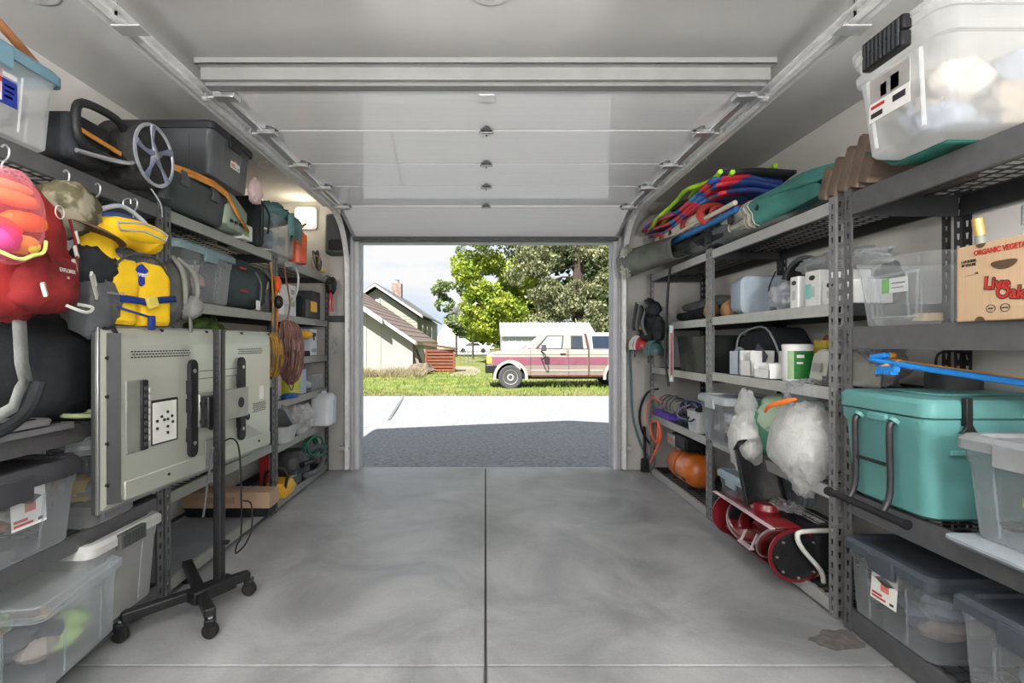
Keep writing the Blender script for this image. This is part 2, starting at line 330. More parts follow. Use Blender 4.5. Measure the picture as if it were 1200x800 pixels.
# strut: galvanised omega channel along the top edge, and end brackets with rollers
stt = MB().prism([(2.255, 2.36), (2.30, 2.36), (2.30, 2.345), (2.295, 2.345), (2.27, 2.30), (2.235, 2.30), (2.23, 2.325), (2.225, 2.325), (2.225, 2.44), (2.235, 2.44), (2.235, 2.36)], -DX+.0, DX+.0, 'yz')
MB().bx(-1.245, 1.245, 2.215, 2.235, 2.35, 2.405).bx(-1.26, 1.26, 2.19, 2.235, 2.403, 2.412).bx(-1.26, 1.26, 2.19, 2.196, 2.403, 2.435).bx(-1.25, 1.25, 2.225, 2.29, 2.395, 2.40).build('strut', strutm, d1, bevel=.002)
MB().bx(-1.24, 1.24, 2.24, 2.292, 2.335, 2.40).build('top_rail', mat('rail_grey', (.25, .25, .25), .5, .3, .06, 10), d1, bevel=.003)
for sx in (-1, 1):
    for y, z in ((2.33, 2.345), (2.768, 2.36), (3.282, 2.36), (3.757, 2.36), (4.257, 2.353)):
        MB().bx(min(sx*1.14, sx*1.235), max(sx*1.14, sx*1.235), y-.03, y+.03, z-.028, z-.004).build('roller_bracket', galv, d1, bevel=.002)
        MB().tube([(sx*1.2, y, z-.016), (sx*1.285, y, z-.016)], .006, 8).lathe([(.021, 1.272 if sx > 0 else -1.292), (.021, 1.292 if sx > 0 else -1.272)], (0, y, z-.016), 14, 'x').build('roller', galvd, d1)
MB().bx(-DX, DX, 4.715, 4.755, 2.155, 2.19).build('bottom_seal', dgrey, d1, bevel=.004)
# tracks
for sx in (-1, 1):
    side = 'left' if sx < 0 else 'right'
    t = thing('door_track', 'galvanised steel curved door track along the %s side of the ceiling' % side, 'door track', (0, 0, 0))
    path = [(-.35, 2.345), (4.22, 2.345)]
    for k in range(1, 13):
        a = R(90*k/12); path.append((4.22+.5*math.sin(a), 1.845+.5*math.cos(a)))
    path += [(4.72, .03)]
    def chan(off0, off1, xa, xb):
        mb = MB(); vs = []; k = len(path)
        for i in range(k):
            p = Vector(path[i]); q0 = Vector(path[max(0, i-1)]); q1 = Vector(path[min(k-1, i+1)]); d = (q1-q0).normalized(); nn = Vector((d.y, -d.x))
            for x, o in ((xa, off0), (xb, off0), (xb, off1), (xa, off1)):
                r_ = p+nn*(-o); vs.append((x, r_.x, r_.y))
        fs = [(i*4+j, i*4+(j+1) % 4, (i+1)*4+(j+1) % 4, (i+1)*4+j) for i in range(k-1) for j in range(4)]+[(3, 2, 1, 0), (4*k-4, 4*k-3, 4*k-2, 4*k-1)]
        return mb.add(vs, fs)
    x0 = sx*1.27
    c = chan(-.024, -.021, x0, x0+sx*.034); d = chan(.021, .024, x0, x0+sx*.034); e = chan(-.024, .024, x0+sx*.031, x0+sx*.034)
    for q in (d, e): c.add([tuple(v) for v in q.v], q.f)
    c.build('channel', mat('track_galv', (.80, .80, .80), .35, .25, .08, 25), t, ang=60)
    MB().beam((x0+sx*.052, -.35, 2.33), (x0+sx*.052, 4.2, 2.33), .034, .004).build('angle_flange', mat('track_galv', None), t, smooth=False)
    MB().beam((x0+sx*.036, -.35, 2.35), (x0+sx*.036, 4.2, 2.35), .003, .044).build('angle_web', mat('track_galv', None), t, smooth=False)
    # hanger: perforated angle from ceiling
    for yy in (1.78, 3.3):
        mb = MB()
        for side_ in (0,):
            for k in range(7 if yy < 2 else 0):
                mb.bx(x0+sx*.04-.018, x0+sx*.04+.018, yy, yy+.003, 2.35+k*.029, 2.35+k*.029+.015)
            if yy < 2:
                mb.bx(x0+sx*.04-.018, x0+sx*.04-.008, yy, yy+.003, 2.33, CZ).bx(x0+sx*.04+.008, x0+sx*.04+.018, yy, yy+.003, 2.33, CZ).bx(x0+sx*.04-.018, x0+sx*.04-.015, yy, yy+.035, 2.33, CZ)
                mb.bx(x0-.03, x0+.07, yy-.02, yy+.04, 2.30, 2.306)
                mb.build('hanger', galvd, t, smooth=False)
    MB().bx(min(x0, x0+sx*.10), max(x0, x0+sx*.10), 4.74, YD, .20, .235).build('wall_bracket', galvd, t, bevel=.002)
    MB().bx(min(x0, x0+sx*.06), max(x0, x0+sx*.06), 4.74, YD, 1.30, 1.335).build('wall_bracket', galvd, t, bevel=.002)
    MB().tube([(x0+sx*.06, y, 2.2+0*y) for y in (4.5, 4.8)], .001, 4)
# ------------------------------------------------------------------ ceiling lights
lm = mat('can_trim', (.6, .6, .6), .5)
for k, (x, y, lab) in enumerate(((-1.62, 3.8, 'round recessed ceiling light, switched off, left of the raised door by the wall lamp'), (1.54, 3.74, 'round recessed ceiling light, switched off, above the rolled float bags'), (.02, 1.92, 'round recessed ceiling light at the top middle of the picture'), (-1.72, 1.92, 'round recessed ceiling light in the top left corner, above the blue-lidded tote'))):
    t = thing('recessed_light', lab, 'ceiling light', (x, y, CZ), 0, 'recessed ceiling lights')
    MB().lathe([(.06, -.001), (.062, -.006), (.085, -.006), (.088, 0)], (0, 0, 0), 32).build('trim_ring', lm, t)
    MB().lathe([(.0, -.0065), (.06, -.0062), (.06, -.001)], (0, 0, 0), 32).build('lens', mat('lens_off', (.5, .5, .49), .5), t)
for x, y in FILL_PANELS:  # bodies for the added fill panels, out of view
    t = thing('fill_panel', 'flat white fill panel added unseen behind the viewpoint, %s %s' % ('left' if x < 0 else 'right', 'rear' if y < 0 else 'front'), 'ceiling light', (x, y, CZ), 0, 'added fill panels')
    MB().bx(-.27, .27, -.57, .57, -.37, -.32).build('frame', white, t)
    for yy in (-.4, .4): MB().tube([(0, yy, -.32), (0, yy, 0)], .004, 6).build('cable', galvd, t)
for k, (x, y) in enumerate(FILL_UPLIGHTS):  # bodies for the added fill uplights, out of view
    t = thing('fill_uplight_stand', 'added unseen fill uplight on the %s of the viewpoint' % ('left', 'right')[k], 'floor lamp', (x, y, 0))
    MB().lathe([(.13, 0), (.13, .015), (.02, .03)]).build('base', black, t); MB().lathe([(.012, .02), (.012, 1.45)], n=12).build('pole', black, t)
    MB().at((0, 0, 1.45), (-42, 0, (26, -26)[k])).lathe([(.03, 0), (.12, .03), (.20, .10), (.195, .10), (.11, .04)], n=28).build('bowl_shade', galvd, t)
# wall lamp, left of opening (lit)
lp = P(359, 256, YD); t = thing('wall_lamp', 'square lit wall lamp with rounded corners high on the front wall', 'wall lamp', (lp.x, YD, lp.z), 0, rx=90)
MB().loft([(0, .105, .105, .03), (.02, .105, .105, .03)]).build('backplate', white, t)
MB().loft([(.02, .085, .085, .03), (.06, .085, .085, .035), (.075, .07, .07, .035)]).build('diffuser', mat('lamp_glow', (1, .9, .72), .5, emit=2.6), t)
pl = bpy.data.lights.new('wall_lamp_light', 'POINT'); pl.energy = 2.5; pl.color = (1, .85, .62); pl.shadow_soft_size = .08
po = bpy.data.objects.new('wall_lamp_light', pl); COL.objects.link(po); po.location = (lp.x, YD-.16, lp.z)
# opener / speaker on the front wall
q = P(397, 277, YD); t = thing('wall_box', 'tall dark plastic box on the front wall beside the lit lamp', 'wall box', (q.x+.01, YD, q.z), 0, rx=90)
MB().loft([(0, .105, .19, .03), (.10, .105, .19, .03), (.12, .09, .175, .03)]).build('housing', dgrey, t)
MB().loft([(.12, .07, .05, .02, 0, -.1), (.13, .065, .045, .02, 0, -.1)]).build('grille', black, t)
# ------------------------------------------------------------------ shelving
def strip(mb, fn, L, W, zs):
    """perforated strip: pitch cells with tapered slots; fn(u across, z) -> point"""
    pitch = .0508; n = int(L/pitch); ext = (L-n*pitch)
    for k in range(n):
        z0 = k*pitch; z1 = z0+pitch; h0 = z0+.012; h1 = z0+.038; wt = .0075; wb = .0045; c = W*.5
        vs = [fn(0, z0), fn(W, z0), fn(W, z1), fn(0, z1), fn(c-wb, h0), fn(c+wb, h0), fn(c+wt, h1), fn(c-wt, h1)]
        mb.add(vs, [(0, 1, 5, 4), (1, 2, 6, 5), (2, 3, 7, 6), (3, 0, 4, 7)])
    if ext > .001: mb.add([fn(0, n*pitch), fn(W, n*pitch), fn(W, L), fn(0, L)], [(0, 1, 2, 3)])
POSTS = {}
def post(parent, x, y, sx, sy, hgt, m):
    """angle post: corner at (x,y), flanges toward sx*x (depth) and sy*y (along)"""
    key = (sx, sy, round(hgt, 2), m.name)
    if key not in POSTS:
        mb = MB(); strip(mb, lambda u, z: (0, sy*u, z), hgt, .042, 0); strip(mb, lambda u, z: (sx*u, 0, z), hgt, .036, 0)
        o = mb.build('post', m, parent, smooth=False, solid=.0022); POSTS[key] = o.data
    else:
        o = bpy.data.objects.new('post', POSTS[key]); COL.objects.link(o); o.parent = parent; md = o.modifiers.new('s', 'SOLIDIFY'); md.thickness = .0022; md.offset = 0
    o.location = (x, y, 0)
DECK = {}
def shelving(label, side, y0, y1, shelves, bh, hgt=1.84, XF=1.5, m=steel, bm=None, solid=(), depth=.50):
    """side -1 left, +1 right; y0..y1; shelves = list of beam-top heights"""
    bm = bm or m
    t = thing('shelving_unit', label, 'shelving', (side*XF, (y0+y1)/2, 0), 0, 'steel shelving units along the walls'); L = y1-y0; h = L/2
    for yy, sy in ((-h, 1), (h, -1)):
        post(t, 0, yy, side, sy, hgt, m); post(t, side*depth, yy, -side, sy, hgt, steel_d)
    for z in shelves:
        b_ = MB(); xa, xb = sorted((side*.002, side*.022))
        b_.bx(xa, xb, -h+.012, h-.012, z-bh, z).bx(*sorted((side*.002, side*.045)), -h+.03, h-.03, z-.012, z-.009)
        b_.build('front_beam', bm, t, bevel=.002)
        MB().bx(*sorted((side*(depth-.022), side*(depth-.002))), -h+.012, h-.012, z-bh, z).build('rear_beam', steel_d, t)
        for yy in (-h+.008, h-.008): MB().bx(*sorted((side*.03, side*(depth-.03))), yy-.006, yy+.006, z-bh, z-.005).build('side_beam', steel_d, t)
        for sy in (-1, 1):   # rivet clips
            MB().bx(*sorted((-side*.002, side*.003)), sy*(h-.018)-.003, sy*(h-.018)+.003, z-bh*.7, z-bh*.3).build('clip', steel_d, t)
        if z in solid:
            MB().bx(*sorted((side*.03, side*(depth-.03))), -h+.03, h-.03, z-.02, z-.008).build('deck', mat('deck_board', (.20, .21, .23), .6, 0, .12, 6), t)
        else:
            mb = MB(); n = int((L-.06)/.045)
            for k in range(n+1):
                yy = -h+.03+k*(L-.06)/n; mb.bx(*sorted((side*.03, side*(depth-.03))), yy-.002, yy+.002, z-.009, z-.005)
            for k in range(7):
                xx = side*(.05+k*(depth-.1)/6); mb.bx(xx-.0025, xx+.0025, -h+.03, h-.03, z-.0135, z-.009)
            w_ = mb.build('wire_deck', wire_m, t, smooth=False)
    for yy in (-h+.008, h-.008):  # end braces
        for z in (.62, 1.55): pass
    return t
LX, RX = 1.48, 1.52
shelving('dark grey steel shelving unit at the left nearest the viewpoint, hung with backpacks', -1, 1.10, 2.33, [1.83, .90, .505, .10], .062, XF=LX)
shelving('steel shelving unit on the left behind the television, with the teal-lidded tote', -1, 2.345, 3.56, [1.825, 1.41, .95, .50, .09], .055, XF=LX, bm=mat('beam_olive', (.30, .31, .28), .45, .3, .06, 20), solid=(.09,))
shelving('steel shelving unit on the left against the front wall, with the yellow bin', -1, 3.575, 4.79, [1.82, 1.41, 1.09, .785, .47, .075], .055, XF=LX, bm=mat('beam_olive2', (.27, .275, .26), .45, .3, .06, 20))
shelving('dark grey steel shelving unit at the right nearest the viewpoint, holding the teal cooler', 1, .92, 2.15, [1.825, 1.267, .58, .095], .09, XF=RX)
shelving('light grey steel shelving unit on the right holding the snow thrower', 1, 2.205, 3.45, [1.825, 1.375, 1.005, .565, .07], .055, XF=RX, m=mat('post_mid', (.22, .22, .225), .42, .35, .08, 20), bm=steel_l)
shelving('light grey steel shelving unit on the right against the front wall, holding the air compressor', 1, 3.46, 4.69, [1.825, 1.37, .985, .55, .06], .055, XF=RX, m=mat('post_mid', None), bm=steel_l)
# ------------------------------------------------------------------ outdoors
asph = mat('driveway', (.18, .185, .20), .9, 0, 0, 25, col2=(.30, .305, .32), bump=.5, bscale=120)
def gz(Y): return -.02 if Y < 5 else (-.02-.08*min(1, (Y-5)/5))
dv = MB().sheet(lambda u, v: (-14+34*u, 4.93+7.6*v, gz(4.93+7.6*v)), 1, 12)
struct('driveway', dv, asph, solid=.0)
solo('driveway_crack', MB().beam((-1.6, 8.4, -.066), (-2.0, 12.4, -.098), .05, .004), mat('crack', (.14, .14, .14), .9), 'long dark joint line running across the sunlit driveway', 'pavement joint')
grassm = mat('grass_ground', (.08, .12, .02), .95, 0, 0, 1.3, col2=(.20, .20, .07), bump=.6, bscale=30)
lawn = MB().sheet(lambda u, v: (-60+130*u, 12.5+80*v, -.1+(.012*max(0, 12.5+80*v-22))), 6, 20)
struct('lawn', lawn, grassm)
# grass blades: nearer strip, plus weeds along the shed
def blades(name, n, x0, x1, y0, y1, hmin, hmax, w, m, label, seed, lean=.5):
    r = random.Random(seed); vs = []; fs = []
    for i in range(n):
        x = r.uniform(x0, x1); y = y0+(y1-y0)*r.random()**1.3; h = r.uniform(hmin, hmax)*(.6+.8*noise.noise(Vector((x*.8, y*.8, seed)))+.3); a = r.uniform(0, 6.28); z = -.1+.012*max(0, y-22)
        dx, dy = math.cos(a)*w, math.sin(a)*w; lx, ly = r.uniform(-lean, lean)*h, r.uniform(-lean, lean)*h
        k = len(vs); vs += [(x-dx, y-dy, z), (x+dx, y+dy, z), (x+lx, y+ly, z+h)]; fs.append((k, k+1, k+2))
    mb = MB(); mb.v = [Vector(v) for v in vs]; mb.f = fs
    return solo(name, mb, m, label, 'grass', kind='stuff', smooth=False)
g1 = mat('blade_green', (.09, .16, .02), .7, 0, 0, 1.2, col2=(.22, .25, .06)); g2 = mat('blade_dry', (.24, .2, .12), .9, 0, .25, 3)
blades('grass', 15000, -5.5, 6, 12.55, 24, .03, .13, .012, g1, 'short sunlit green grass on the verge beyond the driveway', 1)
blades('dry_grass', 5000, -5.5, 6, 12.45, 13.5, .01, .06, .012, g2, 'thin dry brown grass along the driveway edge', 2)
blades('weeds', 3500, -6.2, -2.4, 19.2, 21.4, .1, .42, .012, g2, 'tangle of dry straw-coloured weeds and twigs in front of the grey shed', 3, 1.1)
road = struct('road', MB().sheet(lambda u, v: (-30+60*u, 47+6*v, .215+.07*v), 1, 1), mat('road_pale', (.5, .5, .5), .9, 0, .05, 3), smooth=False)
struct('dirt_path', MB().sheet(lambda u, v: (-1.6+1.1*u+.3*math.sin(v*4), 20.2+7*v, -.094+.06*v), 2, 8), mat('dirt', (.25, .21, .16), .95, 0, .2, 4))
# ---- low shed with long roof, left
wallg = mat('shed_wall', (.33, .33, .30), .8, 0, .03, 2); shr = mat('shed_shade_wall', (.55, .55, .50), .8)
fasc = mat('fascia_white', (.48, .48, .47), .6); rsh = mat('shingles', (.15, .115, .105), .9, 0, .2, 9, bump=.5, bscale=14, stretch=(1, 1, 1))
t = thing('shed', 'low grey-sided shed with a long brown roof sloping to the right, behind dry weeds', 'shed', (-6.5, 26.5, -.1)); ox, oy, oz = -6.5, 26.5, -.1
def WP(v): return (v[0]-ox, v[1]-oy, v[2]-oz)
def prof(x): return 1.24+.675*(-3.03-x)
mb = MB().prism([(x-ox, z-oz) for x, z in ((-11, -.1), (-3.2, -.1), (-3.2, prof(-3.2)-.1), (-8.2, prof(-8.2)-.1), (-11, prof(-8.2)-2))], 22.3-oy, 31.2-oy, 'xz'); mb.build('wall', wallg, t, smooth=False)
for x in (-4.62, -5.9, -5.25, -6.6): MB().bx(x-.012-ox, x+.012-ox, 22.27-oy, 22.3-oy, 0, prof(x)-.1-oz-.05).build('batten', mat('batten_grey', (.42, .42, .38), .8), t)
sl = math.atan(.675)
n_sh = 14
for k in range(n_sh):     # roof in courses running along the eave
    xa = -3.0-5.4*k/n_sh; xb = -3.0-5.4*(k+1)/n_sh
    MB().prism([(xa-ox, prof(xa)-oz+.02), (xb-ox, prof(xb)-oz+.0), (xb-ox, prof(xb)-oz+.035), (xa-ox, prof(xa)-oz+.06)], 21.9-oy, 31.6-oy, 'xz').build('shingle_course', rsh, t, smooth=False)
MB().prism([(-2.98-ox, prof(-2.98)-oz-.10), (-8.4-ox, prof(-8.4)-oz-.10), (-8.4-ox, prof(-8.4)-oz+.06), (-2.98-ox, prof(-2.98)-oz+.06)], 21.85-oy, 21.9-oy, 'xz').build('rake_fascia', fasc, t, smooth=False)
MB().prism([(-4.4-ox, prof(-4.4)-oz-.14), (-8.4-ox, prof(-8.4)-oz-.14), (-8.4-ox, prof(-8.4)-oz+.07), (-4.4-ox, prof(-4.4)-oz+.07)], 21.6-oy, 21.86-oy, 'xz').build('rake_fascia', fasc, t, smooth=False)
MB().bx(-3.02-ox, -2.96-ox, 21.85-oy, 31.6-oy, prof(-3)-oz-.1, prof(-3)-oz+.03).build('eave_fascia', mat('fascia_tan', (.5, .42, .3), .7), t)
# leaning boards by shed side
for k, (x, y, a, l) in enumerate(((-2.9, 22.5, 14, 1.25), (-2.75, 23.0, 22, 1.1), (-2.62, 23.2, 8, 1.05))):
    solo('leaning_board', MB().bx(-.06, .06, -.02, .02, 0, l), mat('weathered', (.22, .19, .17), .9, 0, .25, 5), ('weathered board leaning on the shed side, nearest the shed corner', 'weathered board leaning on the shed side, the middle one', 'weathered board leaning on the shed side, nearest the slatted bin')[k], 'board', (x, y, -.1), 0, 'leaning boards', ry=-a)
# ---- house behind
t = thing('house', 'cream gabled house with dark shaded side and brick chimney behind the shed', 'house', (-7.3, 41, 0)); ox, oy, oz = -7.3, 41, 0
hw = mat('house_siding', (.34, .34, .28), .8, 0, .04, 3); hwd = mat('house_side_shaded', (.16, .17, .15), .8, 0, .1, 3)
mb = MB().prism([(-2.75, 0), (2.72, 0), (2.72, 3.0), (0, 4.85), (-2.75, 3.0)], -7, 7, 'xz').build('wall', hw, t, smooth=False)
for k in range(11): MB().bx(-2.7, 2.7, -7.02, -7.0, 1.0+k*.2, 1.012+k*.2).build('siding_board', mat('siding_line', (.42, .42, .36), .8), t)
MB().bx(2.72, 2.75, -7, 7, 0, 3.0).build('side_wall', hwd, t, smooth=False)  # darkened siding colour paints the shade on this side
for s in (-1, 1):
    MB().prism([(0, 5.06), (s*3.15, 2.96), (s*3.15, 3.06), (0, 5.20)], -7.5, 7.5, 'xz').build('roof_slope', mat('house_roof', (.13, .125, .13), .9, 0, .2, 8, bump=.4), t, smooth=False)
    MB().prism([(0, 4.96), (s*3.15, 2.86), (s*3.15, 3.02), (0, 5.12)], -7.56, -7.5, 'xz').build('rake_board', fasc, t, smooth=False)
MB().bx(-.22, .22, -7.06, -7.0, 3.75, 4.15).build('gable_vent', fasc, t)
for y in (-4.6, -1.8, 1.4):
    f_ = MB().bx(2.75, 2.79, y-.42, y+.42, 1.35, 2.55).build('window', fasc, t); MB().bx(2.79, 2.8, y-.34, y+.34, 1.43, 2.47).build('pane', mat('pane_dim', (.30, .33, .30), .15), f_)
br = MB().bx(-.38, .38, .6, 1.4, 4.7, 6.1).build('chimney', mat('brick', (.26, .19, .16), .9, 0, .3, 9), t, smooth=False); MB().lathe([(.16, 6.1), (.16, 6.4), (.2, 6.42)], (0, 1, 0), 10).build('flue', mat('flue', (.35, .3, .27), .8), br)
# second roof peeking at far left edge
t = thing('far_house', 'distant house roof corner at the left edge of the opening', 'house', (-14, 58, 0))
MB().prism([(-4, 0), (-.1, 0), (-.1, 4), (-4, 8.2)], -3, 3, 'xz').build('wall', hw, t, smooth=False); MB().prism([(-4, 8.3), (.5, 3.9), (.5, 4.2), (-4, 8.7)], -3.4, 3.4, 'xz').build('roof_slope', mat('house_roof_blue', (.08, .12, .18), .9), t, smooth=False)
# white gabled house in the trees
t = thing('distant_house', 'small white gabled house far off between the light trees', 'house', (-3.3, 75, .4))
MB().prism([(-4.5, 0), (4.5, 0), (4.5, 5), (2.2, 7.6), (-1.4, 5)], -4, 4, 'xz').build('wall', mat('far_white', (.8, .8, .78), .8), t, smooth=False)
MB().prism([(-1.8, 5.0), (2.2, 8.2), (5.2, 4.9), (5.2, 4.4), (2.2, 7.6), (-1.8, 4.5)], -4.5, 4.3, 'xz').build('roof', mat('house_roof', None), t, smooth=False)
MB().bx(-.5, .8, -4.05, -4, 1.5, 2.8).build('window', mat('pane_dark', (.05, .06, .07), .15), t)
# slatted bin
t = thing('slatted_bin', 'reddish wooden slatted bin with a sloping lid beside the shed', 'wooden bin', (-2.0, 22.7, -.1)); rw = mat('red_wood', (.19, .07, .04), .8, 0, .2, 5, stretch=(1, 8, 8)); rwd = mat('red_wood_dark', (.14, .05, .035), .85)
MB().bx(-.62, .58, -.28, .5, .06, .98).build('box', rwd, t)
for k in range(7): MB().bx(-.64, .60, -.33, -.285, .07+k*.142, .165+k*.142).build('slat', rw, t)
for k in range(7): MB().bx(.585, .62, -.3, .5, .07+k*.135, .165+k*.13).build('side_slat', rw, t)
for x in (-.62, .60): MB().bx(x-.04, x+.04, -.35, -.27, 0, 1.05).build('post', rw, t)
MB().prism([(-.75, 1.22), (.72, 1.00), (.72, 1.10), (-.75, 1.30)], -.42, .6, 'xz').build('lid', mat('lid_wood', (.12, .06, .045), .8), t, smooth=False)
solo('tree_stump', MB().ball((0, 0, .1), (.62, .35, .36), .35, 2, 5, 20, flat=.5), mat('stump', (.13, .105, .08), .95, 0, .4, 5, bump=.6), 'weathered grey-brown log lying in front of the slatted bin', 'log', (-2.75, 21.3, -.1), 0, ry=-18)
# wire gate / fence posts
t = thing('wire_gate', 'thin grey wire gate standing in the grass right of the slatted bin', 'gate', (-1.1, 28, 0))
for k in range(4): MB().tube([(-.3+.22*k, 0, 0), (-.3+.22*k, 0, 1.15)], .018, 6).build('gate_bar', hingem, t)
for z in (.25, .7, 1.12): MB().tube([(-.3, 0, z), (.36, 0, z)], .012, 6).build('rail', hingem, t)
# distant parked car
t = thing('parked_car', 'white car parked far away on the pale road under the light trees', 'car', (-1.2, 50, .24)); t.scale = (.75, .75, .75)
MB().prism([(-2.1, .3), (-2.1, .75), (-1.3, .9), (-.7, 1.35), (.7, 1.38), (1.3, .95), (2.1, .85), (2.1, .3)], -.8, .8, 'xz').build('body', white, t, smooth=False)
MB().prism([(-1.1, .95), (-.62, 1.28), (.6, 1.3), (1.05, .97)], -.82, .82, 'xz').build('windows', black, t, smooth=False)
for x in (-1.3, 1.3): MB().lathe([(.32, -.85), (.32, -.62)], (x, 0, .32), 16, 'y').build('wheel', rubber, t)
# ---- white metal shed behind the truck
t = thing('metal_shed', 'long white metal shed with ribbed roof behind the pickup truck', 'shed', (2.5, 20, -.1)); mw = mat('metal_white', (.45, .46, .47), .5, 0, .04, 3)
MB().bx(-1.85, 1.72, 0, 2.4, 0, 1.72).build('wall', mw, t, smooth=False)
for k in range(15): MB().bx(-1.83+k*.25, -1.80+k*.25, -.02, 0, 0, 1.7).build('wall_rib', mat('rib_grey', (.62, .63, .65), .5), t)
MB().prism([(-.1, 1.66), (1.2, 2.16), (2.5, 1.66), (2.5, 1.62), (1.2, 2.1), (-.1, 1.6)], -1.92, 1.82, 'yz').build('roof', mat('roof_metal', (.42, .43, .45), .4, .2, .1, 3), t, smooth=False)
for k in range(24): MB().prism([(-.12, 1.665), (1.2, 2.17), (1.2, 2.195), (-.12, 1.69)], -1.9+k*.16, -1.88+k*.16, 'yz').build('roof_rib', mat('roof_metal', None), t, smooth=False)
MB().bx(-1.92, 1.82, -.14, -.10, 1.56, 1.64).build('fascia', mat('fascia_grey', (.3, .31, .33), .6), t)
# ---- pickup truck
S = 40.6; TY = 14.66
def tp(px, py): return ((px-CX)/S-0, H-(py-CY)/S+.118)
t = thing('pickup_truck', 'cream and maroon extended-cab pickup truck with a white canopy parked on the grass', 'truck', (0, TY, -.118))
pw = mat('truck_cream', (.37, .335, .305), .3, .1, .04, 2, clear=.5); pm = mat('truck_maroon', (.20, .065, .10), .35, .1, .15, 3, clear=.4); pb = mat('truck_beige', (.22, .17, .15), .35, .1, .06, 3, clear=.4); glassm = mat('truck_glass', (.03, .04, .055), .12, 0, .2, 2, spec=.9)
def arch(cx, cz, r, a0=0, a1=180, n=12): return [(cx+r*math.cos(R(a0+(a1-a0)*k/n)), cz+r*math.sin(R(a0+(a1-a0)*k/n))) for k in range(n+1)]
fw = tp(598.3, 442); rw_ = (fw[0]+3.17, fw[1]); Rr = .42
bz = tp(0, 440)[1]
top = [tp(571, 428), tp(571, 416), tp(576, 412.3), tp(595, 409.8), tp(616, 408.6), tp(700, 409.2)]; xe = rw_[0]+1.1
poly = top[:5]+[tp(690, 409.4), (xe, tp(0, 410)[1]), (xe, bz+.05), (rw_[0]+Rr, bz)] + arch(rw_[0], fw[1], Rr)[1:-1] + [(rw_[0]-Rr, bz), (fw[0]+Rr, bz)] + arch(fw[0], fw[1], Rr)[1:-1] + [(fw[0]-Rr, bz+.12), (top[0][0], bz+.16)]
MB().prism(poly, 0, 1.66, 'xz').build('body', pb, t, smooth=False, bevel=.015)
# colour bands on the side, panels proud by a few mm
def band(name, pts, m, y0=-.008, par=t): return MB().prism(pts, y0, .004, 'xz').build(name, m, par, smooth=False, bevel=.003)
z1, z2, z3 = tp(0, 418.2)[1], tp(0, 427.2)[1], tp(0, 409.6)[1]
band('upper_panel', [tp(572, 418.2), tp(572.5, 414.5), tp(577, 412.6), tp(596, 410.4), tp(616, 409.2), tp(664, 409.6), tp(664, 418.2)], pw)
band('upper_panel', [(tp(666, 0)[0], z1), (tp(666, 0)[0], z3), (tp(689, 0)[0], z3), (tp(689, 0)[0], z1)], pw); band('upper_panel', [(tp(690.5, 0)[0], z1), (tp(690.5, 0)[0], z3), (xe, z3), (xe, z1)], pw)
band('maroon_stripe', [(tp(577, 0)[0], z2-.0), (tp(577, 0)[0], z1), (tp(621.5, 0)[0], z1), (tp(621.5, 0)[0], z2), (fw[0]+.46, z2)] + arch(fw[0], fw[1]+.02, .47, 38, 130, 8), pm)
for a, b in ((622.3, 666.2), (667.2, 688.5), (691, None)):
    xa = tp(a, 0)[0]; xb = tp(b, 0)[0] if b else rw_[0]-.36
    band('maroon_stripe', [(xa, z2), (xa, z1), (xb, z1), (xb, z2)], pm)
MB().bx(tp(622, 0)[0], rw_[0]-.5, -.012, 0, tp(0, 434.6)[1], tp(0, 433)[1]).build('side_molding', pw, t)
MB().bx(tp(578, 0)[0], xe, -.011, 0, tp(0, 415.8)[1], tp(0, 415.2)[1]).build('pinstripe', inkr, t)
for c in (fw, rw_):
    o_ = arch(c[0], c[1], .5, -8, 188, 16); i_ = arch(c[0], c[1], .42, 188, -8, 16); MB().prism(o_+i_, -.04, .02, 'xz').build('wheel_flare', pw, t, smooth=False)
MB().bx(fw[0]-.5, xe, .1, 1.5, bz-.10, bz+.1).build('chassis', black_m, t)
MB().bx(fw[0]+.6, rw_[0]-.5, .02, .1, bz-.035, bz+.02).build('rocker', mat('rust', (.13, .05, .035), .9, 0, .3, 8), t)
# cab
cab = [tp(615, 408.9), tp(639, 391.2), tp(645, 389.3), tp(686, 389.5), tp(689.3, 394), tp(690, 409)]
MB().prism(cab, .10, 1.56, 'xz').build('cab', pw, t, smooth=False, bevel=.02)
wd = [tp(628, 408), tp(641.5, 393), tp(661, 393), tp(659.5, 408.6)]; MB().prism(wd, .085, .11, 'xz').build('door_window_frame', dgrey, t, smooth=False)
MB().prism([tp(632, 407.4), tp(642.5, 394.2), tp(659.3, 394.2), tp(658, 407.6)], .078, .09, 'xz').build('door_window', mat('glass_bright', (.62, .66, .66), .08), t, smooth=False)
MB().prism([tp(669.5, 409), tp(669.5, 393), tp(683, 393), tp(684.6, 409)], .085, .11, 'xz').build('rear_window_frame', dgrey, t, smooth=False, bevel=.01); MB().prism([tp(671, 408), tp(671, 394), tp(682, 394), tp(683.3, 408)], .078, .09, 'xz').build('rear_window', glassm, t, smooth=False)
MB().prism([tp(617.5, 408), tp(638.5, 392.2), tp(640.5, 392.6), tp(621.5, 408)], .09, 1.5, 'xz').build('windshield', mat('glass_shield', (.35, .38, .38), .08), t, smooth=False)
MB().prism([tp(685.4, 390.5), tp(687, 390.5), tp(691, 409), tp(691, 439), tp(689.3, 439), tp(689.3, 409.5)], -.012, .12, 'xz').build('body_gap', mat('gap_dark', (.10, .05, .045), .7), t, smooth=False)
MB().bx(tp(621.8, 0)[0]-.006, tp(621.8, 0)[0]+.006, -.011, 0, bz+.03, z3).build('door_seam', dgrey, t); MB().bx(tp(666.6, 0)[0]-.006, tp(666.6, 0)[0]+.006, -.011, .0, bz+.03, z3).build('door_seam', dgrey, t)
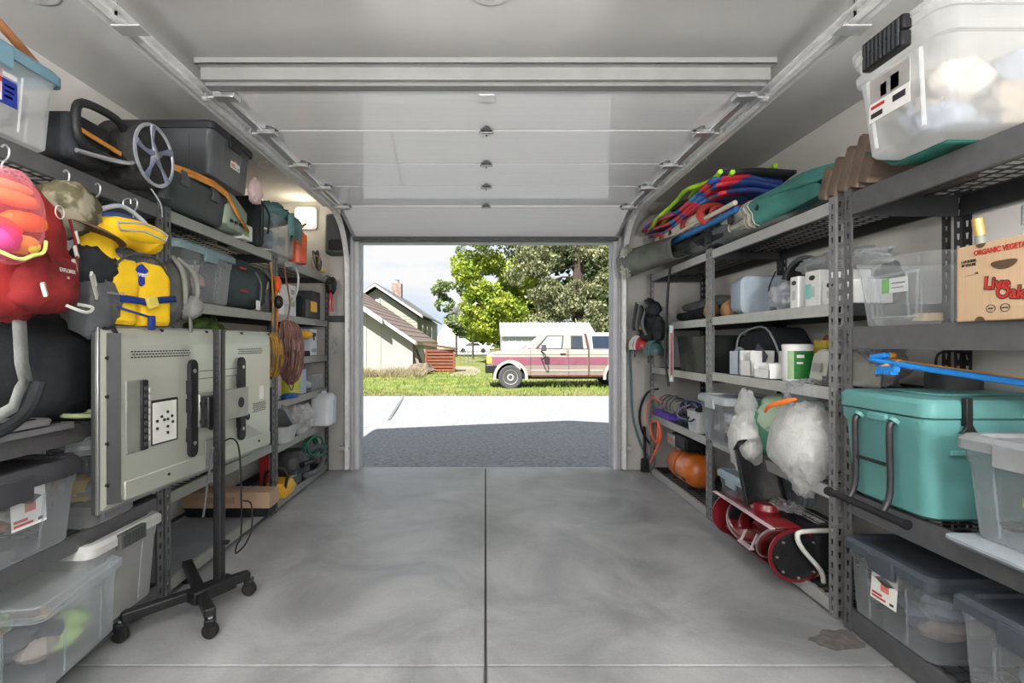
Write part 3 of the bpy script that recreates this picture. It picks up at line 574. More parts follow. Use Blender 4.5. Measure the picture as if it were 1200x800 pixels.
MB().bx(tp(656.5, 0)[0], tp(663, 0)[0], -.03, 0, tp(0, 415.5)[1], tp(0, 413.8)[1]).build('door_handle', black, t, bevel=.005)
# canopy
MB().prism([tp(692, 409.5), tp(694, 391), tp(697, 389.6), (xe-.1, tp(0, 389.6)[1]), (xe, tp(0, 409.5)[1])], .06, 1.6, 'xz').build('canopy', mat('canopy_white', (.5, .51, .53), .35, 0, .03, 3), t, smooth=False, bevel=.02)
MB().prism([tp(695.5, 408), tp(694, 393.5), (xe-.5, tp(0, 393.5)[1]), (xe-.4, tp(0, 408)[1])], .045, .08, 'xz').build('canopy_window', mat('glass_blue', (.015, .025, .05), .15, spec=.9), t, smooth=False)
# front end
MB().bx(top[0][0]-.06, fw[0]-Rr+.03, -.02, 1.68, tp(0, 437)[1], tp(0, 428)[1]).build('front_bumper', black, t, bevel=.02)
MB().bx(top[0][0]-.02, top[0][0]+.13, -.015, .12, tp(0, 426)[1], tp(0, 417)[1]).build('turn_signal', mat('amber', (.85, .30, .08), .3), t, bevel=.01)
m_ = MB().bx(tp(633, 0)[0], tp(639, 0)[0], -.32, -.26, tp(0, 411)[1], tp(0, 403.5)[1]).build('door_mirror', dgrey, t, bevel=.02); MB().tube([(tp(634, 0)[0], 0, tp(0, 411)[1]), (tp(638, 0)[0], -.27, tp(0, 416)[1]), (tp(635.5, 0)[0], -.29, tp(0, 420)[1]), (tp(634, 0)[0], -.02, tp(0, 419)[1])], .018, 6).build('mirror_bracket', black, m_)
for c in (fw, rw_):
    for y in (.0, 1.46):
        w_ = MB().lathe([(.20, 0), (.31, -.02), (.345, .01), (.352, .06), (.352, .17), (.33, .21), (.2, .21)], (c[0], y, c[1]), 28, 'y').build('wheel', mat('tyre', (.06, .06, .065), .9, 0, .15, 20), t)
        MB().lathe([(.0, .03), (.09, .0), (.12, .03), (.19, .02), (.21, -.005), (.215, .01), (.2, .06), (0, .06)], (c[0], y-.01, c[1]), 24, 'y').build('rim', mat('alloy', (.6, .58, .56), .35, .5, .05, 10), w_)
        for k in range(6):
            a = k*math.pi/3; MB().lathe([(.028, 0), (.028, .01)], (c[0]+.145*math.cos(a), y+.006, c[1]+.145*math.sin(a)), 8, 'y').build('rim_hole', black_m, w_)
# ---- trees
def foliage(parent, blobs, n, leaf, m, seed, droop=0, name='foliage'):
    r = random.Random(seed); vs = []; fs = []; tot = sum(b[3]**2*b[4] for b in blobs)
    for (x, y, z, rx, rz) in blobs:
        for i in range(int(n*rx*rx*rz/tot)):
            d = Vector((r.gauss(0, 1), r.gauss(0, 1), r.gauss(0, 1))).normalized(); q = .62+.42*r.random()
            c = Vector((x+d.x*rx*q, y+d.y*rx*q, z+d.z*rz*q)); nn = noise.noise(c*1.3+Vector((seed, 0, 0)))
            if nn < -.28: continue
            u = Vector((r.gauss(0, 1), r.gauss(0, 1), r.gauss(0, 1))).normalized(); v = u.cross(Vector((r.gauss(0, 1), r.gauss(0, 1), r.gauss(0, 1)))).normalized()
            if droop: v = (v*.5+Vector((0, 0, -droop))).normalized()
            s = leaf*r.uniform(.6, 1.4); k = len(vs)
            vs += [c-u*s, c-v*s*.5+u*.1*s, c+u*s*.6-v*s*.1, c+v*s*1.1]; fs.append((k, k+1, k+2, k+3))
    mb = MB(); mb.v = [Vector(v) for v in vs]; mb.f = fs
    return tag(mb.build(name, m, parent, smooth=False), kind='stuff')
def leafmat(name, a, b, sc=1.2, tl=.35):
    m = bpy.data.materials.new(name); m.use_nodes = True; t_ = m.node_tree; n = t_.nodes; l = t_.links.new; bs = n['Principled BSDF']; bs.inputs['Roughness'].default_value = .6
    tc = n.new('ShaderNodeTexCoord'); z = n.new('ShaderNodeTexNoise'); z.inputs['Scale'].default_value = sc; z.inputs['Detail'].default_value = 6; l(tc.outputs['Object'], z.inputs['Vector'])
    r = n.new('ShaderNodeValToRGB'); r.color_ramp.elements[0].position = .38; r.color_ramp.elements[1].position = .62; r.color_ramp.elements[0].color = (*a, 1); r.color_ramp.elements[1].color = (*b, 1)
    l(z.outputs['Fac'], r.inputs['Fac']); l(r.outputs['Color'], bs.inputs['Base Color'])
    tr = n.new('ShaderNodeBsdfTranslucent'); l(r.outputs['Color'], tr.inputs['Color']); mx = n.new('ShaderNodeMixShader'); mx.inputs['Fac'].default_value = tl
    l(bs.outputs[0], mx.inputs[1]); l(tr.outputs[0], mx.inputs[2]); l(mx.outputs[0], n['Material Output'].inputs['Surface']); return m
lg = leafmat('leaf_bright', (.17, .25, .015), (.42, .48, .07)); lp_ = leafmat('leaf_pale', (.13, .20, .06), (.32, .38, .18)); lc = leafmat('conifer_grey', (.075, .095, .035), (.31, .32, .17), 2.0); ld = leafmat('leaf_dark', (.02, .045, .01), (.06, .10, .02)); lm_ = leafmat('leaf_mid', (.06, .14, .01), (.18, .28, .03))
bark = mat('bark', (.06, .045, .038), .95, 0, .3, 4, bump=.8, bscale=10, stretch=(1, 1, .3))
def tree(label, x, y, blobs, n, leaf, m, seed, trunk=.3, th=8, droop=0, lean=(0, 0), branches=()):
    z0 = -.1+.012*max(0, y-22); t = thing('tree', label, 'tree', (x, y, z0), 0, 'trees beyond the lawn')
    MB().tube([(0, 0, -.1), (lean[0]*.3, 0, th*.4), (lean[0], 0, th)], [trunk, trunk*.8, trunk*.35], 9).build('trunk', bark, t)
    for pts, r_ in branches: MB().tube(pts, [r_, r_*.7, r_*.4][:len(pts)], 6).build('branch', bark, t)
    foliage(t, blobs, n, leaf, m, seed, droop); return t
r = random.Random(11)
def cloud(n, cx, cy, cz, rx, ry, rz, s0, s1, seed, cone=0):
    r = random.Random(seed); out = []
    for i in range(n):
        v = r.uniform(-1, 1); k = math.sqrt(max(0, 1-v*v))*(1 if not cone else 1); a = r.uniform(0, 6.28); q = r.uniform(.35, 1)
        f = 1-cone*(v+1)/2; s = r.uniform(s0, s1); out.append((cx+math.cos(a)*rx*k*q*f, cy+math.sin(a)*ry*k*q, cz+v*rz, s, s*.75))
    return out
tree('bright yellow-green leafy tree in the middle of the opening', 1.0, 30, cloud(34, -.6, 0, 5.9, 2.0, 1.6, 4.3, .7, 1.2, 21) + cloud(10, -.6, -.6, 3.2, 1.9, 1, 1.3, .6, .9, 25) + cloud(10, .9, .3, 6.6, 1.3, 1, 2.6, .7, 1.0, 27), 36000, .10, lg, 22, .2, 4.5)
tree('bushy mid-green tree standing just behind the bright tree', 2.6, 34, cloud(14, -.6, 0, 3.2, 2.0, 1.4, 1.9, .8, 1.2, 23), 4500, .16, lm_, 24, .3, 4)
tree('pale green slender tree left of the bright tree', -2.3, 40, cloud(9, .2, 0, 4.0, 1.9, 1, 1.9, .5, .8, 31)+cloud(6, -.9, 0, 5.2, .7, .6, 1.2, .4, .6, 33), 8000, .10, lp_, 32, .10, 3.6)
tree('airy pale tree with blue-green leaves reaching up left of the bright tree', -.9, 36, cloud(13, .1, 0, 6.3, 1.3, .8, 3.2, .4, .7, 35), 5000, .09, leafmat('leaf_blue', (.14, .20, .12), (.28, .34, .22)), 36, .09, 4)
brs = []
rr = random.Random(5)
for k in range(16):
    z = 4.2+k*.35; s = -1 if k % 2 else 1; brs.append(([(0, 0, z), (s*.9, -.5, z-.1+rr.uniform(-.2, .2)), (s*1.9, -.8, z-.7+rr.uniform(-.3, .3))], .05))
tree('large grey-green conifer with a thick dark trunk on the right of the opening', 4.75, 26, cloud(30, -1.9, -.6, 4.4, 1.1, .9, 2.9, .55, .85, 41)+cloud(26, 1.2, -.7, 3.9, 1.6, .8, 2.2, .5, .8, 43)+cloud(10, 0, -.9, 2.7, 2.3, .5, .7, .5, .7, 45)+cloud(10, .9, -.3, 6.5, 1.3, .5, 1.0, .5, .7, 46), 30000, .085, lc, 42, .36, 11, droop=.7, branches=brs)
for k, (x, y, h, rx, lab) in enumerate(((3.8, 34, 4.6, 1.7, 'dark green tree behind the large conifer, to its left'), (6.6, 35, 4.6, 2.0, 'dark green tree directly behind the large conifer'), (9.2, 35, 4.4, 2.0, 'dark green tree behind the truck canopy at the right jamb'))):
    tree(lab, x, y, cloud(18, 0, 0, h, rx, 1.2, 4.4, .9, 1.4, 51+k), 5200, .2, ld, 61+k, .3, 7)
for k, (x, y, s, lab) in enumerate(((-1.0, 62, 2.2, 'distant round tree beyond the road, left of the bright tree'), (4, 64, 2.6, 'distant round tree beyond the road, behind the bright tree'), (-8.5, 66, 1.7, 'distant low tree beyond the road, behind the gabled house'))):
    tree(lab, x, y, cloud(10, 0, 0, 2.4, s, s, 1.1, .8, 1.2, 71+k), 2200, .24, lm_, 81+k, .2, 2)
# ------------------------------------------------------------------ generic builders
def stuffing(label, loc, dims, cols, seed, n=16, rz=0):
    """jumbled soft contents inside a see-through tote: one uncountable heap"""
    r = random.Random(seed)
    t = thing('contents', label, 'contents', loc, rz, kind='stuff'); lx, ly, h = dims
    for ci, c in enumerate(cols):
        mb = MB()
        for k in range(max(2, n//len(cols))):
            d = (r.uniform(.14, .26)*lx, r.uniform(.14, .26)*ly, r.uniform(.14, .24)*h)
            c_ = (r.choice((-1, 1))*r.uniform(.15, .5)*(lx-2.1*d[0]), r.uniform(-.5, .5)*(ly-2.1*d[1]), d[2]*1.2+r.uniform(0, 1)**1.1*(h-2.4*d[2]))
            mb.ball(c_, d, .22, 2.2, r.uniform(0, 90), 12)
        mb.build('soft_items', mat('stuff_%.2f_%.2f_%.2f' % c, c, .8, 0, .3, 12, bump=.3, bscale=20), t)
    return t
def label_card(parent, loc, rot, w, h, kind=0):
    """printed paper sticker lying in its local xy plane"""
    e = MB(); e.at(loc, rot).bx(-w/2, w/2, -h/2, h/2, 0, .0008); s = e.build('label_sticker', paper, parent, smooth=False)
    def patch(x0, x1, y0, y1, m, nm='printed_patch'): q = MB(); q.at(loc, rot).bx(x0*w, x1*w, y0*h, y1*h, .0008, .0014); q.build(nm, m, s, smooth=False)
    if kind == 0:   # grey lid and red items photo
        q = MB(); q.at(loc, rot).prism([(-.38*w, .22*h), (-.05*w, .38*h), (.40*w, .20*h), (.05*w, .05*h)], .0008, .0014, 'xy'); q.build('printed_patch', dgrey, s, smooth=False)
        patch(-.12, .2, -.12, .1, mat('print_salmon', (.65, .2, .15), .7)); patch(-.44, -.05, -.32, -.25, inkr); patch(-.44, .1, -.42, -.36, inkr); patch(.25, .4, -.42, -.34, inkd)
    elif kind == 1:  # red and blue sticker
        patch(-.5, .0, .12, .5, inkr); patch(.0, .5, -.5, .35, inkb); patch(-.4, -.05, -.2, .1, mat('print_salmon', (.65, .2, .15), .7)); patch(.08, .4, .05, .12, paper); patch(.08, .4, -.1, -.05, paper); patch(.08, .35, -.28, -.2, paper); patch(-.45, .0, -.5, -.42, inkb)
    elif kind == 2:  # photo strip and text
        patch(-.5, .5, -.05, .5, mat('print_grey', (.35, .33, .32), .7)); patch(-.2, -.05, 0, .3, inkd); patch(.05, .25, .0, .35, mat('print_amber', (.7, .45, .2), .7)); patch(-.45, -.1, -.2, -.12, inkr); patch(-.45, -.15, -.42, -.3, inkd); patch(.1, .4, -.3, -.15, inkd)
    elif kind == 3:  # green and white
        patch(-.5, -.2, -.5, .5, mat('print_green', (.12, .5, .05), .6)); patch(-.12, .4, .1, .18, inkd); patch(-.12, .35, -.2, -.14, inkd)
    return s
def tote(label, loc, lx, ly, h, taper=.86, body=None, lid=None, rz=0, group=None, latch=None, cat='tote', lidh=.03, r=.035, ribs='', rib_side=1, lipm=None, latches=('y',), open_=False, name='storage_tote'):
    """lx, ly outer top size; walls are two skins 3 mm apart, rim, lid with raised edge, latches on the named sides"""
    body = body or clear; t = thing(name, label, cat, loc, rz, group)
    a, b = lx/2, ly/2; c, d = a*taper, b*taper; th = .003; hb = h-lidh if not open_ else h
    s = .955   # wall top below the flared rim
    o = [(0, c*.97, d*.97, r), (.008, c, d, r), (hb*.80, c+(a*s-c)*.8, d+(b*s-d)*.8, r), (hb*.82, a*s, b*s, r), (hb-.012, a*s+.004, b*s+.004, r), (hb-.012, a-.004, b-.004, r), (hb, a-.002, b-.002, r), (hb, a*s, b*s, r)]
    i = [(hb*.82, a*s-th, b*s-th, r), (hb*.80, c+(a*s-c)*.8-th, d+(b*s-d)*.8-th, r), (.012, c-th, d-th, r)]
    MB().loft(o, 5, cap1=False).build('bin_body', body, t)
    if not open_:
        lm_ = lid or milky
        MB().loft([(hb-.014, a-.001, b-.001, r), (hb-.014, a+.006, b+.006, r), (hb+lidh*.5, a+.006, b+.006, r), (hb+lidh, a-.006, b-.006, r), (hb+lidh, a-.03, b-.03, r*.8), (hb+lidh-.012, a-.036, b-.036, r*.8)], 5, cap0=False).build('lid', lm_, t)
    if latches and not open_:
        lt = latch or lid or milky
        for ax in latches:
            for sg in (-1, 1):
                w = min(.12, (lx if ax == 'y' else ly)*.35)
                if ax == 'y': MB().bx(-w/2, w/2, sg*(b+.003)-.009, sg*(b+.003)+.009, hb-.05, hb+lidh*.6).build('latch', lt, t, bevel=.004)
                else: MB().bx(sg*(a+.003)-.009, sg*(a+.003)+.009, -w/2, w/2, hb-.05, hb+lidh*.6).build('latch', lt, t, bevel=.004)
    # vertical corner ribs moulded in the walls
    for sx in (-1, 1):
        for q in (-.42, .42):
            mb = MB(); mb.tube([(sx*(c+.001), q*d*1.1, .02), (sx*(c+(a*s-c)*.8+.001), q*b*s*1.1, hb*.8)], .0035, 6); mb.build('rib', body, t)
    for sy in (-1, 1):
        for q in (-.45, .45):
            mb = MB(); mb.tube([(q*c*1.1, sy*(d+.001), .02), (q*a*s*1.1, sy*(d+(b*s-d)*.8+.001), hb*.8)], .0035, 6); mb.build('rib', body, t)
    return t
def coil(c, R1, R2, turns, r, m, parent, name, seed, plane='xz', n=18, jit=.02):
    """hank of cable: loops that wander smoothly from turn to turn"""
    pts = []; N = int(turns*n)
    for k in range(N+1):
        a = 2*math.pi*k/n; s_ = k/n
        q = 1+jit*4*noise.noise(Vector((s_*1.1, seed, 0))); q2 = 1+jit*3*noise.noise(Vector((s_*1.3, seed, 5)))
        w = jit*2.2*noise.noise(Vector((s_*1.7, seed, 9))); x, z, y = R1*math.cos(a)*q, R2*math.sin(a)*q2, w+(k/N-.5)*jit*.8
        p = (x, y, z) if plane == 'xz' else (y, x, z)
        pts.append((c[0]+p[0], c[1]+p[1], c[2]+p[2]))
    return MB().tube(pts, r, 5).build(name, m, parent)
def bag(label, loc, d, m, seed, cat='bag', amp=.22, freq=2.4, name='plastic_bag', knot=None, flat=.75, rz=0, n=40, group=None, ridged=False, rx=0, ry=0):
    t = thing(name, label, cat, loc, rz, group, rx, ry)
    MB().ball((0, 0, d[2]*flat), d, amp, freq, seed, n, flat=flat, ridged=ridged).build('bag_body', m, t, ang=180)
    if knot: MB().ball((0, 0, d[2]*(1+flat)*.97), (d[0]*.25, d[1]*.25, d[2]*.22), .5, 4, seed+3, 14).build('gathered_top', knot, t, ang=180)
    return t
def box(label, loc, lx, ly, lz, m, name='box', cat='box', rz=0, group=None, marks=(), rx=0, ry=0, bevel=.003):
    t = thing(name, label, cat, loc, rz, group, rx, ry)
    MB().bx(-lx/2, lx/2, -ly/2, ly/2, 0, lz).build('box_body', m, t, bevel=bevel)
    MB().bx(-lx/2-.0004, lx/2+.0004, -.003, .003, lz-.01, lz+.0006).build('flap_seam', mat('seam', (.2, .17, .13), .9), t, smooth=False)
    for nm, x0, x1, z0, z1, mm, face in marks:   # fractions on the face
        if face == 'x-': MB().bx(-lx/2-.001, -lx/2+.001, ly*(x0-.5), ly*(x1-.5), lz*z0, lz*z1).build(nm, mm, t, smooth=False)
        elif face == 'x+': MB().bx(lx/2-.001, lx/2+.001, ly*(x0-.5), ly*(x1-.5), lz*z0, lz*z1).build(nm, mm, t, smooth=False)
        else: MB().bx(lx*(x0-.5), lx*(x1-.5), -ly/2-.001, -ly/2+.001, lz*z0, lz*z1).build(nm, mm, t, smooth=False)
    return t
# ================================================================== RIGHT SIDE, nearest unit
# top: big milky lidless pair of nested totes
t = thing('storage_tote', 'large frosted white tote with a black latch on the right top shelf', 'tote', (1.60, 1.665, 1.843))
MB().loft([(0, .205, .12, .05), (.012, .235, .15, .05), (.02, .24, .155, .05), (.27, .262, .178, .055), (.275, .272, .19, .06), (.30, .275, .192, .06), (.305, .262, .18, .055), (.345, .265, .182, .055), (.345, .275, .192, .06), (.37, .277, .194, .06)], 6, cap1=False).build('bin_body', milky, t)
MB().loft([(.365, .272, .19, .06), (.368, .282, .199, .06), (.385, .282, .199, .06), (.40, .265, .185, .055), (.40, .24, .16, .05), (.39, .235, .155, .05)], 6, cap0=False).build('lid', milky, t)
l_ = MB().bx(-.305, -.272, -.085, .085, .285, .335).bx(-.303, -.272, -.088, .088, .338, .385).build('latch', black, t, bevel=.006)
for k in range(9): MB().bx(-.308, -.304, -.075+k*.0175, -.067+k*.0175, .292, .376).build('latch_rib', dgrey, l_, smooth=False)
label_card(t, (-.262, .02, .19), (90, 0, -90), .17, .14, 2)
for y in (-.10, .10): MB().tube([(-.243, y*.95, .03), (-.266, y*1.08, .265)], .006, 8).build('rib', milky, t)
stuffing('pale folded fabrics inside the large frosted tote', (1.60, 1.665, 1.855), (.42, .26, .30), ((.34, .27, .2), (.42, .38, .34), (.24, .27, .34)), 3)
# green cloth wedge + brown cushion stack, teal/green rolls
t = thing('folded_cushions', 'brown ribbed seat cushions leaning in a stack beside the large frosted tote', 'cushion', (1.73, 2.17, 1.835), 0)
for k in range(5): MB().at((0, -.13+.062*k, .012), (22, 0, 0)).loft([(0, .215, .026, .008), (.01, .22, .030, .010), (.215-.022*k, .22, .030, .010), (.225-.022*k, .21, .026, .008)]).build('cushion', mat('brown_cushion', (.15, .11, .085), .85, 0, .15, 10, bump=.3), t)
solo('green_tarp', MB().sheet(lambda u, v: (-.10+.34*v, -.20+.34*u, .005+(.09*max(0, u-.62)/.38 if u > .62 else 0)*(1-.5*v)), 16, 8), mat('tarp_green', (.02, .115, .085), .55, 0, .15, 8), 'dark green folded tarp poking out from under the large frosted tote', 'tarp', (1.555, 1.80, 1.832), solid=.008)
t = thing('rolled_float_bag', 'teal and cream rolled inflatable bundle tied with cord on the right top shelf', 'float bag', (1.60, 2.80, 1.95), 0)
n_ = 28
def rl(y, k, r0): a = 2*math.pi*k/n_; f = 1+.12*math.sin(a*5+y*3)+.08*noise.noise(Vector((math.cos(a)*2, math.sin(a)*2, y*4))); return (r0*1.3*f*math.cos(a), y, r0*f*math.sin(a))
MB().sheet(lambda u, v: rl(-.45+.52*u, v*n_, .045+.045*u), 14, n_).build('rolled_fabric', teal, t, solid=.006)
for k in range(4): MB().tube([(-.07+.02*k, -.52, .0+.018*k), (-.09+.03*k, -.25, .03+.02*k), (-.09+.04*k, .04, .05+.015*k)], [.012, .02, .014], 8).build('pleat', teal, t)
MB().sheet(lambda u, v: rl(.05+.55*u, v*n_, .09-.04*u), 12, n_).build('cream_end', mat('float_cream', (.46, .45, .38), .6, 0, .12, 9, bump=.2), t, solid=.006)
for y, r_ in ((.10, .092), (.14, .090), (.36, .074)): MB().tube([rl(y, k, r_) for k in range(n_)], .006, 6, True).build('cord', mat('rope', (.35, .33, .28), .8), t)
MB().lathe([(.03, 0), (.032, .014), (.02, .02)], (-.12, .28, .0), 16, 'x').build('valve', black, t)
MB().at((-.04, .56, .0)).ball((0, 0, 0), (.05, .05, .05), .3, 3, 2, 14).build('valve_cluster', mat('valve_teal', (.10, .30, .28), .5), t)
t = thing('rolled_board', 'cream and red rolled inflatable with a spiral end under the patterned float', 'float bag', (1.58, 3.55, 2.07), 0)
MB().sheet(lambda u, v: ((.085-.015*abs(u-.5))*1.35*math.cos(6.283*v), -.05+.95*u, .0+(.075-.03*u)*math.sin(6.283*v)+.03*u), 12, 24).build('cream_roll', cream, t, solid=.006)
for y in (.16, .62): MB().sheet(lambda u, v: (.125*math.cos(6.283*v), y+.09*u, (.079-.030*y)*math.sin(6.283*v)+.03*y), 2, 24).build('red_band', mat('float_red', (.42, .05, .04), .6, 0, .15, 8), t, solid=.004)
MB().at((-.02, -.10, .01)).tube([( (.022+.010*a_)*1.3*math.cos(a_*1.6), -.02-.05*math.sin(a_), (.022+.009*a_)*math.sin(a_*1.6)) for a_ in [q_*.35 for q_ in range(24)]], [.012+.0010*q_ for q_ in range(24)], 8).build('red_spiral', mat('float_red', None), t)
MB().lathe([(.03, 0), (.03, .015)], (-.118, .48, .0), 14, 'x').build('valve', black, t)
t = thing('patterned_float', 'folded blue and red patterned float with lime straps topping the pile', 'float', (1.66, 3.76, 2.11), 0)
pm_ = bpy.data.materials.new('pattern_blue_red'); pm_.use_nodes = True; q_ = pm_.node_tree; vo = q_.nodes.new('ShaderNodeTexVoronoi'); vo.inputs['Scale'].default_value = 11; tc_ = q_.nodes.new('ShaderNodeTexCoord'); q_.links.new(tc_.outputs['Object'], vo.inputs['Vector'])
rr_ = q_.nodes.new('ShaderNodeValToRGB'); rr_.color_ramp.interpolation = 'CONSTANT'; ee = rr_.color_ramp.elements; ee[0].color = (.03, .07, .28, 1); ee[1].position = .60; ee[1].color = (.60, .03, .05, 1); x_ = ee.new(.3); x_.color = (.05, .20, .50, 1); x_ = ee.new(.45); x_.color = (.03, .04, .14, 1)
sp = q_.nodes.new('ShaderNodeSeparateColor'); q_.links.new(vo.outputs['Color'], sp.inputs[0]); q_.links.new(sp.outputs[0], rr_.inputs['Fac']); q_.links.new(rr_.outputs['Color'], q_.nodes['Principled BSDF'].inputs['Base Color'])
for k in range(3): MB().sheet(lambda u, v: (-.20-.03*k+.44*v, -.62+1.42*u, .030*k+.025*math.sin(u*7+k)+.012*math.sin(v*5)+.02+.03*(.5-abs(v-.5))), 20, 10).build('folded_layer', pm_, t, solid=.022)
MB().sheet(lambda u, v: (-.20+.44*v, -.66+.9*u, .12+.02*math.sin(u*7+2)+.03*(.5-abs(v-.5))), 14, 6).build('top_cover', mat('dark_cover', (.035, .035, .045), .7, 0, .2, 8), t, solid=.018)
for v in (-.235, -.16, .1): MB().tube([(v+.02*math.sin(k*.8), -.68+1.40*k/18, .150+.022*math.sin(k*.45+v*9)-.05*max(0, (k-10)/8)) for k in range(19)], .016, 6).build('lime_strap', lime, t)
solo('blue_foam_tube', MB().tube([(0, -.62, 0), (.01, -.1, .01), (0, .85, .03)], [.02, .024, .02], 10), mat('tube_blue', (.02, .16, .42), .5), 'blue foam tube lying under the cream and red rolled inflatable', 'tube', (1.49, 3.62, 1.99))
solo('white_tube', MB().tube([(0, -.62, 0), (0, .85, .03)], .015, 8), cream, 'thin white tube lying just above the blue foam tube', 'tube', (1.475, 3.62, 2.03))
t = thing('equipment_bag', 'long dark grey equipment bag with black buckles under the rolled floats', 'bag', (1.68, 3.28, 1.832), 0)
MB().ball((0, 0, .085), (.19, .86, .10), .22, 2.4, 8, 48, flat=.8).build('bag_body', gfab, t, ang=180)
MB().ball((.0, .15, .10), (.20, .36, .09), .3, 2.4, 18, 36).build('flap', bfab, t, ang=180)
for y in (-.5, .1, .45): MB().tube([(.20*math.cos(a_), y, .085+.11*math.sin(a_)) for a_ in [R(20+k*14) for k in range(12)]], .009, 6).build('strap', black, t)
MB().bx(-.21, -.18, .08, .13, .03, .08).build('buckle', black, t, bevel=.004)
t = thing('rolled_tarp', 'olive grey tarp roll with crinkled silver end hanging toward the door track', 'tarp', (1.43, 4.25, 1.94), 0)
MB().sheet(lambda u, v: ((.105+.025*math.sin(9*v+4*u))*math.cos(6.283*v)*(1+.1*u)+.06-.16*u, -.38+.76*u, (.095+.018*math.sin(13*v))*math.sin(6.283*v)*(1+.35*u)-.01*u), 12, 30).build('tarp_sheet', mat('tarp_olive', (.12, .125, .11), .45, 0, .25, 6, bump=.3, bscale=14), t, solid=.006, ang=180)
MB().at((-.165, .30, -.01)).ball((0, 0, 0), (.045, .10, .12), .6, 2.6, 12, 30, ridged=True).build('silver_end', mat('tarp_silver', (.42, .43, .36), .35, .3, .25, 8), t, ang=30)
# shelf 1.267: clear open bin and vegetable box
t = tote('clear open bin with a green and white sticker beside the cardboard vegetable box', (1.69, 1.905, 1.2675), .38, .36, .25, .84, clear, None, rz=0, open_=True, name='clear_bin', cat='bin')
label_card(t, (-.155, .0, .15), (90, 0, -90), .12, .055, 3)
MB().tube([(-.158, -.10, .03), (-.165, -.115, .19), (-.165, .115, .19), (-.158, .10, .03)], .005, 8, True).build('panel_frame', clear, t)
solo('tape_roll', MB().lathe([(.03, 0), (.045, 0), (.045, .03), (.03, .03)], n=24), mat('masking', (.55, .45, .3), .7), 'tan tape roll lying inside the clear open bin', 'tape', (1.68, 1.93, 1.283))
solo('jar_lid', MB().lathe([(.0, 0), (.045, 0), (.045, .02), (.0, .025)], n=24), galvd, 'grey jar lid inside the clear open bin near its back', 'lid', (1.78, 1.86, 1.283))
ly_ = .30
t = thing('cardboard_box', 'tan cardboard vegetable box with red lettering beside the clear open bin', 'box', (1.655, 1.445, 1.2675), -93)
BX0, BX1, BY = -.18, .18, .15
MB().bx(BX0, BX1, -BY, -BY+.004, 0, .237).bx(BX0, BX1, BY-.004, BY, 0, .237).bx(BX0, BX0+.004, -BY, BY, 0, .237).bx(BX1-.004, BX1, -BY, BY, 0, .237).bx(BX0, BX1, -BY, BY, 0, .004).build('box_body', card, t, smooth=False)
F0 = -BY-.0012
MB().at((-.022, F0, .165)).prism([(.040*math.cos(a_), .013*math.sin(a_)+.003*math.cos(a_*2)) for a_ in [6.283*k/20 for k in range(20)]], -.0006, .0008, 'xz').build('hand_hole', mat('hole_brown', (.10, .06, .035), .9), t, smooth=False)
for x_, z_, s_ in ((-.098, .001, 1), (.115, .001, 1), (-.095, .236, -1)): MB().at((x_, F0, z_)).prism([(.016*math.cos(R(a_)), s_*.013*math.sin(R(a_))) for a_ in range(0, 181, 20)], -.0006, .0006, 'xz').build('notch', mat('hole_brown', None), t, smooth=False)
text('red_lettering', 'ORGANIC VEGETABLES', .0215, inkr, t, (-.018, F0-.0004, .209), (90, 0, 0), bold=.0006, squash=.88)
text('dark_lettering', '1-1/9 BUSHEL\nBY VOLUME', .0115, inkd, t, (-.135, F0-.0004, .182), (90, 0, 0), squash=.8, bold=.0003); text('dark_lettering', '________LB.', .009, inkd, t, (-.125, F0-.0004, .148), (90, 0, 0))
for nm_, m_, o_, bo in (('logo_shadow', inkd, 0, .0036), ('logo_lettering', inkr, .0007, .0010)):
    text(nm_, 'Live', .050, m_, t, (-.043, F0-.0002-o_, .108), (90, 6, 0), depth=.0004, bold=bo); text(nm_, 'Oak', .050, m_, t, (-.002, F0-.0002-o_, .078), (90, 6, 0), depth=.0004, bold=bo)
for x_ in (-.062, -.018): MB().at((x_, F0, .036)).tube([(.014*math.cos(6.283*k/16), 0, .0115*math.sin(6.283*k/16)) for k in range(16)], .0009, 4, True).build('printed_emblem', inkd, t)
text('dark_lettering', 'BOX', .007, inkd, t, (-.062, F0-.0004, .036), (90, 0, 0)); text('dark_lettering', 'ORGANIC', .005, inkd, t, (-.018, F0-.0004, .036), (90, 0, 0))
for k in range(5): MB().bx(.07, .12, F0-.0004, F0+.0004, .175-k*.012, .1758-k*.012).build('ruled_line', inkd, t, smooth=False)
def bottle(label, loc, r, h, m, capm, group=None, rx=0, ry=0, name='bottle'):
    t = thing(name, label, 'bottle', loc, 0, group, rx, ry)
    MB().lathe([(r*.9, 0), (r, .01), (r, h*.62), (r*.42, h*.78), (r*.38, h*.86)]).build('bottle_body', m, t)
    MB().lathe([(r*.46, h*.84), (r*.46, h), (r*.4, h*1.01)]).build('cap', capm, t); return t
goldm = mat('gold_cap', (.65, .42, .14), .35, .6, .1, 10)
bottle('gold-capped bottle tilting out of the cardboard vegetable box', (1.575, 1.575, 1.273), .032, .315, mat('bottle_glass', (.22, .24, .2), .15), goldm, ry=-9)
bottle('clear bottle with a wide silver top behind the gold-capped bottle', (1.66, 1.55, 1.273), .038, .345, clear, mat('silver_cap', (.6, .6, .6), .3, .6), None)
bottle('brown bottle with a white cap standing in the cardboard vegetable box', (1.70, 1.475, 1.273), .032, .345, mat('bottle_brown', (.22, .10, .03), .2), white)
